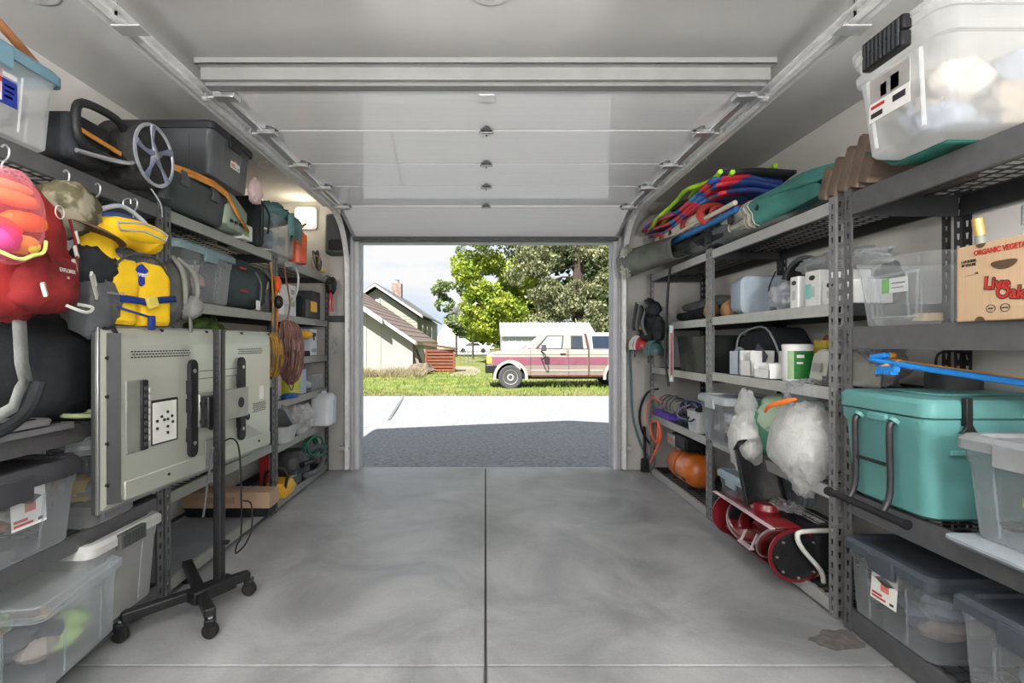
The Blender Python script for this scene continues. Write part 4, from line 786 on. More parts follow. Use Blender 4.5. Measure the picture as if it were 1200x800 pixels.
# shelf .58: teal cooler with latch and handle
t = thing('cooler', 'large seafoam teal hard cooler with a black wheeled handle frame on the right nearest shelf', 'cooler', (1.755, 1.915, .588), 0)
tc_m = mat('cooler_teal', (.115, .305, .295), .42, 0, .05, 3, bump=.08, bscale=90)
chx, chy = .275, .215
MB().loft([(0, chx-.05, chy-.04, .05), (.015, chx-.03, chy-.022, .05), (.30, chx-.008, chy-.006, .05), (.315, chx, chy, .045), (.352, chx, chy, .045), (.356, chx-.008, chy-.008, .04)], 5).build('cooler_body', tc_m, t)
MB().loft([(.357, chx-.008, chy-.008, .04), (.36, chx+.006, chy+.004, .045), (.405, chx+.006, chy+.004, .045), (.42, chx-.006, chy-.006, .04), (.425, chx-.03, chy-.03, .03)], 5).build('lid', tc_m, t)
MB().bx(-.16, .2, -.12, .12, .425, .432).build('lid_panel', tc_m, t, bevel=.006)
MB().bx(-chx-.012, -chx+.02, -.05, .05, .318, .352).build('handle_recess', tc_m, t, bevel=.01)
# t-latches on the camera-facing side
for x_ in (-.155, .17):
    l_ = MB().at((x_, -chy-.012, .385)).bx(-.011, .011, -.012, .01, -.05, .045).prism([(-.011, -.045), (.011, -.045), (.02, -.062), (.034, -.072), (-.034, -.072), (-.02, -.062)], -.014, -.002, 'xz').build('t_latch', black, t, bevel=.003)
    MB().bx(x_-.045, x_+.045, -chy-.006, -chy+.004, .235, .252).build('latch_catch', tc_m, t, bevel=.003)
pl_ = MB().bx(-.03, .10, -chy-.003, -chy+.004, .215, .258).build('name_plate', black, t); text('plate_lettering', 'YETI', .034, mat('grey_letter', (.25, .26, .26), .5), pl_, (.035, -chy-.0045, .236), (90, 0, 0), bold=.001)
# pull handle frame folded against the aisle end
hx = -chx-.035
fr = MB()
for y_ in (-.085, .085): fr.tube([(-chx-.01, y_, .325), (-chx-.025, y_, .30), (-chx-.022, y_, .08), (-chx-.05, y_*1.0, .0)], .0115, 10)
fr.build('handle_arm', mat('handle_metal', (.05, .05, .055), .35, .5), t); MB().tube([(-chx-.022, -.085, .17), (-chx-.022, .085, .17)], .007, 8).build('cross_bar', black, t)
MB().tube([(-chx-.055, -.19, -.002), (-chx-.055, .19, -.002)], .0145, 12).build('grip_bar', black, t); [MB().lathe([(.018, y_), (.018, y_+.015)], (-chx-.055, 0, -.002), 12, 'y').build('grip_cap', black, t) for y_ in (-.20, .185)]
for y_ in (-.085, .085): MB().tube([(-chx-.004, y_, .335), (-chx-.014, y_, .325)], .02, 12).build('pivot_boss', tc_m, t)
MB().tube([(-chx-.005, -.11, .05), (-chx-.005, -.11, .30)], .003, 4)
# clear tote beside the cooler
t = tote('clear tote with a grey clipped rim on the shelf before the teal cooler', (1.70, 1.415, .61), .44, .37, .31, .86, milkyd, grey, latches=('x',), latch=grey)
solo('tote_lid', MB().loft([(0, .25, .17, .03), (.012, .262, .19, .03), (.02, .262, .19, .03), (.025, .24, .17, .03)]), mat('lid_grey_pale', (.30, .33, .36), .4), 'loose pale grey lid lying flat under the clear tote in front of the cooler', 'lid', (1.70, 1.415, .581), bevel=0)
stuffing('mixed pale toys inside the clear tote in front of the cooler', (1.70, 1.415, .632), (.35, .29, .22), ((.62, .5, .2), (.4, .42, .5), (.5, .25, .22), (.6, .6, .58)), 14)
# blue / orange plastic racks on top
t = thing('plastic_rack', 'blue and orange slatted plastic ramp strips lying over the teal cooler', 'plastic rack', (1.66, 1.74, 1.075), 0)
og = mat('rack_orange', (.72, .33, .02), .45, 0, .1, 12); bl_ = mat('rack_blue', (.02, .20, .58), .4, 0, .1, 12)
A_ = Vector((-.10, .20, .05)); B_ = Vector((.16, -.60, -.05)); dd = (B_-A_).normalized(); sd_ = dd.cross(Vector((0, 0, 1))).normalized()
for k, (off, mm, nm) in enumerate(((.035, bl_, 'blue_rail'), (.0, bl_, 'blue_rail'), (-.02, og, 'orange_rail'), (-.05, og, 'orange_rail'))):
    MB().tube([A_+sd_*off*.6+Vector((-.02, .0, .03-.0*k)), A_+sd_*off, B_+sd_*off], .010, 8).build(nm, mm, t)
for k in range(20):
    p_ = A_.lerp(B_, (k+.5)/20); MB().beam(p_+sd_*.035, p_+sd_*.0, .012, .010).build('slat', bl_, t); MB().beam(p_+sd_*-.02, p_+sd_*-.05, .014, .008).build('slat', og, t)
MB().at((-.17, .14, .03)).bx(-.012, .012, -.04, .04, -.008, .01).build('toothed_end', bl_, t)
for k in range(6): MB().at((-.17, .108+k*.014, .018)).bx(-.016, .012, 0, .006, -.008, .004).build('tooth', bl_, t)
MB().tube([(-.17, .10, .03), (-.10, .20, .05)], .010, 8).build('blue_rail', bl_, t); MB().tube([(-.17, .18, .03), (-.08, .19, .055)], .010, 8).build('orange_rail', og, t)
# behind the cooler: pot and clear bins
t = thing('cooking_pot', 'dark pot with a loop handle behind the teal cooler', 'pot', (1.86, 2.02, .585)); MB().lathe([(.075, 0), (.085, .01), (.088, .50), (.084, .50), (.08, .02)]).build('pot_body', dgrey, t); MB().tube([(-.07, 0, .50), (-.06, 0, .57), (0, 0, .585), (.06, 0, .57), (.07, 0, .50)], .005, 6).build('loop_handle', black, t)
# bottom shelf: two clear totes with dark lids
dlid = mat('lid_slate', (.055, .065, .08), .35, 0, .1, 8)
t = tote('clear tote with slate lid and graduation-cap sticker, bottom right shelf by the post', (1.755, 1.915, .1), .52, .42, .305, .90, milkyd, dlid, latches=('x',))
label_card(t, (-.2445, .01, .17), (86, 0, -90), .125, .115, 0)
stuffing('dark clothes inside the slate-lidded tote by the post', (1.755, 1.915, .12), (.44, .34, .20), ((.12, .13, .16), (.3, .26, .24), (.22, .25, .3)), 15)
t = tote('clear tote with slate lid nearest the viewer on the bottom right shelf', (1.735, 1.395, .1), .52, .43, .32, .90, milkyd, dlid, latches=('x',))
stuffing('tan and pale items inside the nearest slate-lidded tote', (1.735, 1.395, .12), (.42, .34, .21), ((.55, .42, .24), (.45, .40, .38), (.25, .27, .3)), 16)
# ================================================================== RIGHT, middle unit
zz = 1.376   # second shelf
t = thing('lidded_tub', 'pale blue rounded plastic tub standing on its side on the second shelf', 'tub', (1.74, 3.19, zz), 0)
MB().at((.0, 0, .12), (90, 0, 0)).loft([(-.10, .15, .10, .04), (-.02, .165, .115, .045), (.06, .17, .12, .045)]).build('tub_body', mat('tub_blue', (.36, .45, .55), .4, 0, .05, 5), t)
MB().at((.0, 0, .12), (90, 0, 0)).loft([(.06, .175, .12, .05), (.075, .175, .12, .05), (.09, .16, .11, .05)]).at((0, 0, .12), (90, 0, 0)).build('tub_lid', mat('tub_lid_blue', (.42, .50, .58), .4), t)
t = thing('helmet', 'black round helmet-like fan cover behind the silver bag on the second shelf', 'helmet', (1.80, 2.86, zz), 0); MB().ball((0, 0, .15), (.12, .13, .15), .0, 1, 1, 24, flat=.97).build('shell', black, t); MB().tube([(-.125*math.cos(a_), -.02, .15+.155*math.sin(a_)) for a_ in [R(k*20-60) for k in range(13)]], .012, 8).build('rim', dgrey, t)
MB().tube([(-.11, .06, .01), (-.15, .10, .12), (-.12, .08, .24)], .004, 6).build('cable', black, t)
bag('crumpled silver grey plastic bag beside the white file boxes on the second shelf', (1.64, 2.76, zz), (.085, .095, .09), mat('silver_bag', (.38, .41, .45), .35, .1, .2, 8), 4, flat=.8, amp=.3, freq=3)
def filebox(label, y, w, h, x=1.66, d=.24, z=zz, tint=white, hole=.8):
    t = thing('magazine_file', label, 'file box', (x, y, z), 0, 'white file boxes on the second shelf')
    MB().bx(-d/2, d/2, -w/2, w/2, 0, h).build('box_body', whitecard, t, bevel=.003)
    MB().at((-d/2-.0005, 0, h*hole)).prism([(min(.022, w*.3)*math.cos(a_), .012*math.sin(a_)) for a_ in [6.283*k/16 for k in range(16)]], -.0008, .0008, 'yz').build('finger_hole', mat('hole_dark', (.05, .05, .05), .9), t, smooth=False)
    MB().bx(-d/2-.001, -d/2, -w*.2, w*.2, h*.25, h*.55).build('printed_label', mat('print_pale', (.5, .52, .52), .7), t, smooth=False); return t
filebox('narrow white magazine file, farthest left of the three on the second shelf', 2.535, .062, .155)
filebox('wide white magazine file with a teal mark, middle of the three on the second shelf', 2.395, .105, .165)
filebox('low white cardboard box with a black oval hole next to the shelving post', 2.27, .105, .105)
solo('teal_mark', MB().bx(-.001, 0, -.02, .02, -.04, .03), mat('mark_teal', (.2, .5, .48), .6), 'small teal sticker on the wide white magazine file', 'sticker', (1.5385, 2.42, zz+.075), smooth=False)
bag('puffy grey plastic bag lying on top of the white file boxes', (1.70, 2.42, zz+.166), (.13, .26, .055), filmg, 5, amp=.25, freq=3, flat=.8)
bag('black camera bag with cables behind the low white box', (1.83, 2.30, zz), (.06, .06, .10), bfab, 6, name='camera_bag', flat=.9)
# third shelf z 1.006
zz = 1.006
t = thing('carry_bag', 'black padded gear bag with pale piping at the back of the third shelf', 'bag', (1.80, 3.14, zz), 0)
MB().prism([(-.26, 0), (.26, 0), (.24, .22), (.12, .28), (-.10, .29), (-.24, .12)], -.12, .12, 'yz').build('bag_body', bfab, t, bevel=.03); MB().tube([(-.122, -.25, .02), (-.122, -.24, .13), (-.122, -.10, .285), (-.122, .12, .275), (-.122, .24, .21), (-.122, .255, .02)], .006, 6).build('piping', mat('piping_grey', (.35, .37, .38), .6), t)
MB().tube([(-.15, .16+.07*math.cos(R(a_)), .06+.10*math.sin(R(a_))) for a_ in range(0, 181, 15)], .012, 8).build('handle', mat('piping_grey', None), t)
def organiser(label, y, w, h, x=1.60, notch=.5, m=white):
    t = thing('desk_organiser', label, 'organiser', (x, y, zz), 0, 'white desk organisers on the third shelf'); d = .14
    MB().bx(-d/2, d/2, -w/2, -w/2+.004, 0, h).bx(-d/2, d/2, w/2-.004, w/2, 0, h).bx(d/2-.004, d/2, -w/2, w/2, 0, h).bx(-d/2, d/2, -w/2, w/2, 0, .004).build('tray', m, t, smooth=False)
    MB().bx(-d/2, -d/2+.004, -w/2, w/2, 0, h*notch).build('front_lip', m, t, smooth=False); return t
organiser('white desk organiser with pale blue side, leftmost on the third shelf', 3.13, .11, .145, notch=1, m=mat('org_blue', (.5, .56, .64), .5))
organiser('tall white desk organiser holding a small picture, second on the third shelf', 2.99, .12, .15, notch=.6)
organiser('low white desk organiser beside the wipes canister', 2.79, .15, .085, x=1.585, notch=.6)
organiser('square white desk organiser behind the low one on the third shelf', 2.81, .17, .15, x=1.74, notch=1)
solo('small_picture', MB().bx(-.003, .003, -.06, .06, 0, .12), mat('pic_dark', (.05, .06, .09), .5, 0, .4, 14), 'small dark tilted picture in the tall white organiser', 'picture', (1.60, 3.0, zz+.06), 0, rx=35)
box('yellow and white small box behind the wipes canister', (1.78, 2.66, zz), .06, .10, .21, mat('yellow_box', (.62, .48, .05), .6), name='small_box')
t = thing('wipes_canister', 'white and green round wipes canister on the third shelf', 'canister', (1.61, 2.62, zz), 0); MB().lathe([(.068, 0), (.07, .004), (.07, .165)], n=32).build('canister_body', white, t); MB().lathe([(.072, .165), (.073, .185), (.065, .19)], n=32).build('cap', white, t)
def arcband(r, a0, a1, z0, z1, m, nm, par, n=12):
    MB().sheet(lambda u, v: (r*math.cos(R(a0+(a1-a0)*u)), r*math.sin(R(a0+(a1-a0)*u)), z0+(z1-z0)*v), n, 1).build(nm, m, par)
arcband(.0708, 222, 320, .012, .155, mat('label_green', (.02, .16, .03), .5, 0, .2, 20), 'green_label', t); arcband(.0711, 200, 226, .012, .155, mat('label_pale_green', (.35, .5, .3), .5), 'pale_label', t)
arcband(.0714, 236, 262, .12, .135, paper, 'printed_line', t); arcband(.0714, 236, 258, .09, .098, paper, 'printed_line', t)
t = thing('grey_case', 'beige and dark grey rounded equipment case at the right end of the third shelf', 'case', (1.67, 2.37, zz), 0)
MB().at((0, 0, 0), (0, 8, 0)).prism([(-.11, 0), (.11, 0), (.10, .13), (.06, .155), (-.04, .155), (-.10, .12)], -.10, .10, 'yz').build('case_body', mat('case_beige', (.5, .5, .46), .5), t, bevel=.015); MB().at((-.103, .0, .0), (0, 8, 0)).bx(-.004, .006, -.10, -.03, .02, .15).build('dark_side', dgrey, t, bevel=.004)
MB().at((-.104, .03, .08), (0, 8, 0)).bx(-.003, .003, -.03, .03, -.02, .02).build('printed_badge', mat('badge_grey', (.3, .3, .28), .6), t, smooth=False)
t = thing('wire_brush', 'dark bristly brush block in front of the grey case', 'brush', (1.565, 2.27, zz), 0); MB().bx(-.025, .025, -.055, .055, .0, .018).build('block', dgrey, t, bevel=.003)
for k in range(11): MB().bx(-.027, .027, -.052+k*.0098, -.047+k*.0098, .018, .045).build('bristle_row', mat('bristle', (.12, .12, .13), .8, 0, .5, 80), t, smooth=False)
bag('crinkled clear grey plastic bag behind the grey case', (1.80, 2.42, zz), (.11, .20, .12), filmg, 8, amp=.35, freq=3.5, flat=.85)
bag('red and tan small bag behind the wipes canister', (1.86, 2.74, zz), (.06, .08, .12), mat('redtan', (.3, .08, .05), .7, 0, .4, 20), 9, name='small_bag', flat=.9)
# fourth shelf z .566
zz = .566
t = tote('clear tote with pale grey lid poking out of the fourth shelf', (1.625, 3.24, zz), .38, .40, .30, .84, milkyd, mat('lid_pale', (.40, .43, .46), .4), latches=('x',))
stuffing('pinkish and white cloths inside the pale-lidded tote on the fourth shelf', (1.625, 3.24, zz+.02), (.30, .32, .20), ((.5, .38, .38), (.55, .56, .6)), 17)
t = thing('plastic_bag', 'tall drooping white plastic bag hanging in front of the pale-lidded tote', 'bag', (1.455, 2.84, .50), 0)
MB().at((0, 0, 0)).ball((0, 0, .15), (.085, .10, .17), .25, 2.4, 31, 36).build('bag_body', film, t, ang=180); MB().ball((.02, .03, .34), (.05, .07, .09), .4, 3, 33, 24).build('bag_neck', film, t, ang=180)
solo('crumpled_paper', MB().ball((0, 0, 0), (.06, .075, .12), .3, 3.5, 5, 22), paper, 'crumpled white paper inside the tall drooping plastic bag', 'paper', (1.46, 2.84, .63))
t = thing('soil_bag', 'green and pale potting mix bag slumped on the fourth shelf', 'bag', (1.70, 2.76, zz), 0)
MB().at((0, 0, 0), (0, 0, 0)).ball((0, 0, .165), (.215, .24, .195), .10, 2, 12, 36, flat=.85, sq=.8).build('bag_body', mat('soil_bag', (.04, .20, .12), .35, 0, 0, 4.5, col2=(.38, .50, .36), contrast=(.47, .52), clear=.3), t, ang=180)
MB().tube([(-.19, -.1, .20), (-.17, .05, .26), (-.1, .18, .28)], .012, 6).build('seam', mat('seam_green', (.35, .45, .33), .5), t)
t = thing('garbage_bag', 'big bulging white bag with an orange drawstring overflowing the fourth shelf', 'bag', (1.55, 2.45, .52), 0)
MB().at((0, 0, .20)).ball((0, 0, 0), (.15, .17, .20), .22, 2.2, 44, 46).build('bag_body', film, t, ang=180)
MB().ball((0, 0, 0), (.11, .13, .15), .3, 3, 48, 30).at().build('inner', mat('white_stuffing', (.62, .62, .60), .8, 0, .1, 9), t, ang=180).location = (0, 0, .20)
MB().at((.02, 0, .43)).ball((0, 0, 0), (.10, .12, .07), .4, 3.5, 45, 30, ridged=True).build('gathered_top', clear, t, ang=180)
MB().tube([(-.13, .13, .33), (-.145, .06, .37), (-.12, -.02, .40), (-.10, -.08, .42)], [.005, .011, .013, .006], 8).build('orange_tie', mat('tie_orange', (.85, .2, .03), .5), t)
MB().at((-.02, -.02, .03)).ball((0, 0, 0), (.06, .07, .08), .35, 3.5, 47, 22).build('drooping_corner', film, t, ang=180)
# bottom: blue-lidded tote and snow thrower
t = tote('clear tote with light blue-grey lid and red-blue sticker behind the snow thrower', (1.74, 3.14, .075), .44, .40, .31, .86, milkyd, mat('lid_bluegrey', (.36, .45, .52), .4), latches=('x',))
label_card(t, (-.192, -.02, .175), (84, 0, -90), .11, .08, 1)
stuffing('blue and pale items inside the blue-grey-lidded tote', (1.74, 3.14, .095), (.34, .30, .2), ((.3, .42, .55), (.5, .5, .5)), 18)
t = thing('snow_thrower', 'red electric snow thrower with a black discharge chute on the bottom shelf', 'snow thrower', (1.48, 2.72, .072), 0); t.scale = (.86, .88, .83)
rm = mat('thrower_red', (.16, .008, .012), .35, 0, .2, 6, clear=.5); YA, YB_ = -.34, .34
hs = [(.17, .0), (.19, .24), (.10, .285), (-.10, .30), (-.16, .285)]
# auger housing: back curved plate, end plates, white front edge
ap = [(-.13, .295), (.02, .30), (.13, .24), (.17, .13), (.13, .02), (.02, -.015), (-.05, .0)]
for i_ in range(len(ap)-1):
    a_, b_ = ap[i_], ap[i_+1]; MB().beam(((a_[0]+b_[0])/2, YA, (a_[1]+b_[1])/2), ((a_[0]+b_[0])/2, YB_, (a_[1]+b_[1])/2), .004, .004)
hb_ = MB(); hb_.sheet(lambda u, v: (lambda k, f: (ap[k][0]*(1-f)+ap[k+1][0]*f, YA+(YB_-YA)*v, ap[k][1]*(1-f)+ap[k+1][1]*f))(min(5, int(u*6)), u*6-min(5, int(u*6))), 12, 4); hb_.build('auger_housing', rm, t, solid=.005)
for y_ in (YA, YB_):
    MB().lathe([(.155, y_-.004), (.155, y_+.004)], (.0, 0, .14), 28, 'y').build('end_plate', rm, t)
MB().lathe([(.01, YA-.012), (.128, YA-.02), (.135, YA-.006), (.135, YA-.004)], (.0, 0, .14), 28, 'y').build('belt_cover', black, t)
for k in range(8): a_ = k*math.pi/4; MB().lathe([(.007, YA-.026), (.007, YA-.012)], (.118*math.cos(a_), 0, .14+.118*math.sin(a_)), 8, 'y').build('cover_bolt', galv, t)
MB().beam((-.135, YA-.01, .297), (-.135, YB_+.01, .297), .028, .006).build('front_edge', mat('edge_pink', (.62, .48, .50), .4), t)
for s_, y0_, y1_ in ((1, -.31, -.05), (-1, .05, .31)):   # auger paddles: two helical blades
    n_ = 26; pr = []
    for side_ in (0, 1):
        mb = MB(); mb.sheet(lambda u, v: ((.025+.095*v)*math.cos(s_*u*5.5+side_*math.pi), y0_+(y1_-y0_)*u, .14+(.025+.095*v)*math.sin(s_*u*5.5+side_*math.pi)), n_, 3); mb.build('auger_blade', rm, t, solid=.005)
    MB().tube([((.12)*math.cos(s_*u*5.5), y0_+(y1_-y0_)*u, .14+.12*math.sin(s_*u*5.5)) for u in [k/24 for k in range(25)]], .006, 6).build('blade_edge', mat('edge_grey', (.3, .3, .3), .5, .4), t)
MB().lathe([(.022, YA), (.022, YB_)], (0, 0, .14), 14, 'y').build('auger_shaft', rm, t)
MB().lathe([(.105, .20), (.11, .21), (.11, .225)], (0, 0, .14), 24, 'y').build('drum_cover', black, t)
for y_ in (-.06, .06): MB().beam((-.10, y_, .06), (-.06, y_, .15), .012, .01).build('impeller_bar', mat('edge_pink', None), t)
MB().beam((-.10, -.07, .06), (-.10, .07, .06), .03, .012).build('impeller_plate', mat('edge_pink', None), t)
MB().lathe([(.085, .30), (.09, .315), (.08, .335), (.075, .35)], (.0, -.05, 0), 24).build('chute_ring', rm, t)
# chute: open curved channel leaning up
ch = MB(); ch.sheet(lambda u, v: (-.15+.25*v, -.09+.13*u+.06*(1-(2*v-1)**2), .335+.33*u), 8, 12); ch.build('discharge_chute', black, t, solid=.005)
for v in (0, 1): MB().sheet(lambda u, w_: (-.15+.25*v, -.09+.13*u-.035*w_, .335+.33*u+.01*w_), 6, 2).build('chute_side', black, t, solid=.005)
MB().sheet(lambda u, v: (-.155+.26*v, .045-.06*u+.06*(1-(2*v-1)**2), .66+.07*u), 3, 10).build('chute_deflector', black, t, solid=.007)
# motor cover with lettering
mc = MB().at((.19, -.20, .19)).loft([(-.12, .10, .17, .03), (.08, .105, .18, .03), (.12, .085, .15, .03)]).build('motor_cover', black, t)
pl_ = MB().at((.175, -.20, .312)).bx(-.045, .045, -.135, .135, -.001, .002).build('name_plate', mat('plate_grey', (.07, .07, .08), .5), t)
text('plate_lettering', 'SNAPPER', .052, white, pl_, (.172, -.20, .3145), (0, 0, -90), bold=.0012)
MB().beam((.217, -.33, .3135), (.217, -.07, .3135), .003, .003).build('plate_border', white, pl_); MB().beam((.133, -.33, .3135), (.133, -.07, .3135), .003, .003).build('plate_border', white, pl_)
MB().tube([(.20, -.38, .30), (.0, -.40, .30), (-.03, -.40, .27), (.0, -.40, .20), (.10, -.395, .08), (.12, -.39, .01)], .013, 10).build('white_handle_bar', mat('tube_cream', (.60, .60, .57), .4), t)
bag('small clear bag with a green tag lying on the snow thrower housing', (1.54, 2.60, .352), (.06, .10, .022), clear, 51, amp=.4, freq=4, flat=.8)
solo('green_tag', MB().bx(-.03, .03, -.02, .02, 0, .004), mat('tag_green', (.05, .45, .25), .5), 'small bright green tag beside the clear bag on the snow thrower', 'tag', (1.49, 2.76, .350), 30)
# ================================================================== LEFT SIDE
def strapped(parent, pts, w, m, name, th=.004):
    """flat webbing following points"""
    P_ = [Vector(p) for p in pts]; mb = MB(); vs = []
    for i, p in enumerate(P_):
        d = (P_[min(i+1, len(P_)-1)]-P_[max(i-1, 0)]).normalized(); s_ = d.cross(Vector((1, 0, 0)) if abs(d.x) < .8 else Vector((0, 1, 0))).normalized(); vs += [p-s_*w/2, p+s_*w/2]
    mb.add(vs, [(2*i, 2*i+1, 2*i+3, 2*i+2) for i in range(len(P_)-1)]); return mb.build(name, m, parent, solid=th)
def hook(label, x, y, z):
    solo('s_hook', MB().tube([(0, 0, .045), (.012, 0, .055), (.024, 0, .045), (.02, 0, .02), (.004, 0, 0), (0, 0, -.02), (.012, 0, -.032), (.026, 0, -.022)], .003, 6), galv, label, 'hook', (x, y, z), 90, 'hooks under the left top shelf')
blue_lid = mat('lid_blue', (.16, .29, .36), .4, 0, .08, 8)
t = tote('clear tote with a blue lid and a red and navy sticker, top left shelf', (-1.635, 1.475, 1.835), .40, .50, .27, .90, milky, blue_lid, latches=('x',))
label_card(t, (.186, .045, .135), (90, 0, 90), .10, .10, 1)
stuffing('pale grey things inside the blue-lidded tote', (-1.635, 1.475, 1.86), (.30, .40, .17), ((.5, .52, .55), (.35, .36, .38)), 19)
solo('wooden_hoop', MB().tube([(0, -.30+.036*k, .10*math.sin(math.pi*k/17)) for k in range(18)], .014, 10), mat('hoop_wood', (.34, .14, .05), .3, 0, .25, 8, clear=.5), 'curved varnished wooden hoop standing on the blue-lidded tote', 'hoop', (-1.50, 1.40, 2.118), 0)
# --- long case, beach-cart wheel and dark tote
t = thing('hard_case', 'long dark green plastic carrier case strapped with orange webbing on the top left shelf', 'case', (-1.62, 2.53, 1.835), 0)
cs = mat('case_dark', (.035, .045, .045), .4, 0, .2, 6); cg = mat('case_lit', (.20, .25, .19), .45, 0, .15, 8)
MB().at((0, .02, 0)).loft([(0, .17, .26, .06), (.02, .19, .285, .07), (.12, .205, .305, .08), (.13, .212, .31, .08), (.15, .212, .31, .08), (.155, .205, .305, .08), (.215, .17, .27, .07), (.225, .14, .24, .06)], 5).build('case_body', cs, t)
MB().at((.02, .345, .0)).loft([(0, .19, .09, .03), (.02, .20, .12, .03), (.12, .205, .125, .04), (.22, .15, .08, .04)], 4).build('lit_end', cg, t)  # lighter colour paints the daylight on this end of the case
for k in range(4): MB().bx(.214, .228, .25+k*.05, .275+k*.05, .03, .045).build('vent_slot', black, t)
for y_ in (-.15, .12): MB().bx(.198, .218, y_-.03, y_+.03, .10, .17).build('case_latch', dgrey, t, bevel=.004)
ow = mat('webbing_orange', (.55, .22, .04), .7, 0, .2, 20)
for k, zo in enumerate((.0, .013)): strapped(t, [(.19, -.30, .15+zo), (.222, -.1, .165+zo), (.226, .08, .175+zo), (.228, .20, .16+zo), (.235, .31, .08+zo*.5), (.235, .44, .012)], .022, ow, 'webbing_strap')
t = tote('grey smoked tote with a black lid stacked on the dark green case', (-1.625, 2.785, 2.062), .50, .44, .27, .90, clearmat('smoke_tote', (.24, .25, .27), .45, .25, .3), mat('lid_black', (.02, .02, .025), .35), latches=('x',), latch=black)
label_card(t, (.232, .04, .15), (90, 0, 90), .10, .10, 0)
stuffing('dark clothes inside the smoked tote', (-1.625, 2.785, 2.08), (.40, .34, .17), ((.07, .07, .08), (.16, .16, .17)), 20)
t = thing('folding_cart', 'black framed folding cart with one wide spoked wheel on the top left shelf', 'cart', (-1.375, 2.11, 1.978), 0)
MB().lathe([(.10, -.17), (.128, -.165), (.136, -.15), (.138, -.08), (.136, -.015), (.130, -.003), (.12, 0)], (0, 0, 0), 40, 'x').build('tyre', mat('tyre_black', (.022, .022, .022), .8, 0, .3, 30, bump=.4), t)
wh = MB().lathe([(.104, -.014), (.116, .005), (.128, .004), (.128, -.004), (.118, -.02), (.104, -.02)], (0, 0, 0), 40, 'x').build('wheel_rim', mat('rim_grey', (.32, .33, .37), .35, .2), t)
MB().lathe([(0, -.05), (.12, -.05), (.12, -.045), (0, -.045)], (0, 0, 0), 32, 'x').build('wheel_disc', mat('disc_dark', (.05, .05, .06), .5), t)
for k in range(5):
    a_ = k*2*math.pi/5+.3; MB().tube([(.0, .016*math.cos(a_), .016*math.sin(a_)), (-.006, .06*math.cos(a_+.22), .06*math.sin(a_+.22)), (-.004, .118*math.cos(a_+.15), .118*math.sin(a_+.15))], [.015, .011, .018], 8).build('spoke', mat('spoke_blue', (.13, .14, .20), .35, .1), wh)
MB().lathe([(.022, -.03), (.022, .006), (.014, .012)], (0, 0, 0), 18, 'x').build('hub', mat('hub_grey', (.4, .4, .4), .3, .5), wh)
fp = [(-.10, -.02, .0), (-.05, -.09, .02), (-.04, -.13, .06), (-.03, -.20, .075), (-.03, -.34, .06), (-.03, -.37, .0), (-.03, -.34, -.08), (-.03, -.18, -.09), (-.05, -.10, -.05)]
MB().tube(fp, .015, 10).build('frame_tube', black, t); MB().tube([(-.06, -.04, -.03), (.0, -.14, -.08), (.01, -.26, -.11), (-.02, -.38, -.12)], .008, 8).build('chrome_stay', galv, t)
MB().bx(-.32, -.05, -.36, -.16, -.13, .035).build('folded_canvas', bfab, t, bevel=.03)
MB().beam((-.04, -.37, -.03), (-.04, -.14, -.045), .006, .016).build('orange_strap', ow, t)
MB().tube([(-.02, .0, -.13), (.01, .02, -.19), (.0, .05, -.24)], .003, 6).build('thin_cable', grey, t)
bag('small clear bag of pink and white bits tied to the smoked tote', (-1.37, 3.02, 2.03), (.035, .05, .075), clearmat('pink_bag', (.85, .7, .7), .5, .2, .4), 21, amp=.35, freq=3.5, flat=.95)
box('flat white box with green print under the strapped case end', (-1.60, 3.10, 1.83), .30, .12, .09, whitecard, marks=(('printed_patch', .1, .6, .2, .8, mat('print_green2', (.25, .45, .15), .7), 'x+'),))
t = thing('upright_bag', 'narrow black upright bag between the smoked tote and the cloth-filled clear tote', 'bag', (-1.58, 3.27, 1.83), 0)
MB().loft([(0, .13, .045, .03), (.02, .14, .055, .035), (.28, .14, .055, .035), (.31, .12, .04, .03)]).build('bag_body', bfab, t); MB().tube([(.145, -.02, .05), (.15, -.02, .25)], .004, 6).build('zip', dgrey, t); MB().tube([(.14, .03, .27), (.17, .04, .2), (.165, .03, .08)], .007, 6).build('strap', black, t)
t = tote('clear open tote of green and white packets with teal cloth heaped on it', (-1.60, 3.63, 1.83), .34, .46, .25, .9, milkyd, open_=True)
stuffing('lime and white packets inside the cloth-topped tote', (-1.60, 3.63, 1.85), (.29, .38, .19), ((.45, .55, .2), (.7, .7, .65), (.2, .25, .3)), 22)
t = thing('teal_cloth', 'muted teal cloth draped over the clear tote beside the lit lamp', 'cloth', (-1.57, 3.62, 2.082), 0)
MB().at((0, .04, .045)).ball((0, 0, 0), (.13, .15, .075), .45, 2.6, 61, 34, ridged=True).build('cloth_heap', mat('cloth_teal', (.10, .19, .19), .85, 0, .2, 10, bump=.4), t, ang=180)
MB().sheet(lambda u, v: (.17+.025*math.sin(v*9), -.02+.22*v, .03-.16*u+.02*math.sin(v*12)), 6, 12).build('hanging_corner', mat('cloth_teal', None), t, solid=.005)
t = thing('orange_canister', 'orange and clear round canister holding orange-handled tools by the lamp', 'canister', (-1.47, 3.97, 1.82), 0)
MB().lathe([(.068, 0), (.07, .01), (.07, .15)], n=28).build('canister_body', mat('can_red', (.50, .10, .05), .4, 0, .25, 16), t); MB().lathe([(.071, .15), (.071, .22), (.045, .245), (.045, .25)], n=28).build('cap', mat('cap_orange', (.80, .14, .02), .4), t)
MB().tube([(0, 0, .24), (.02, .06, .31), (.03, .10, .335)], .010, 8).build('tool_handle', mat('cap_orange', None), t); MB().tube([(.0, -.01, .24), (.0, -.02, .30)], .012, 8).build('tool_handle', mat('handle_dk', (.35, .08, .04), .5), t)
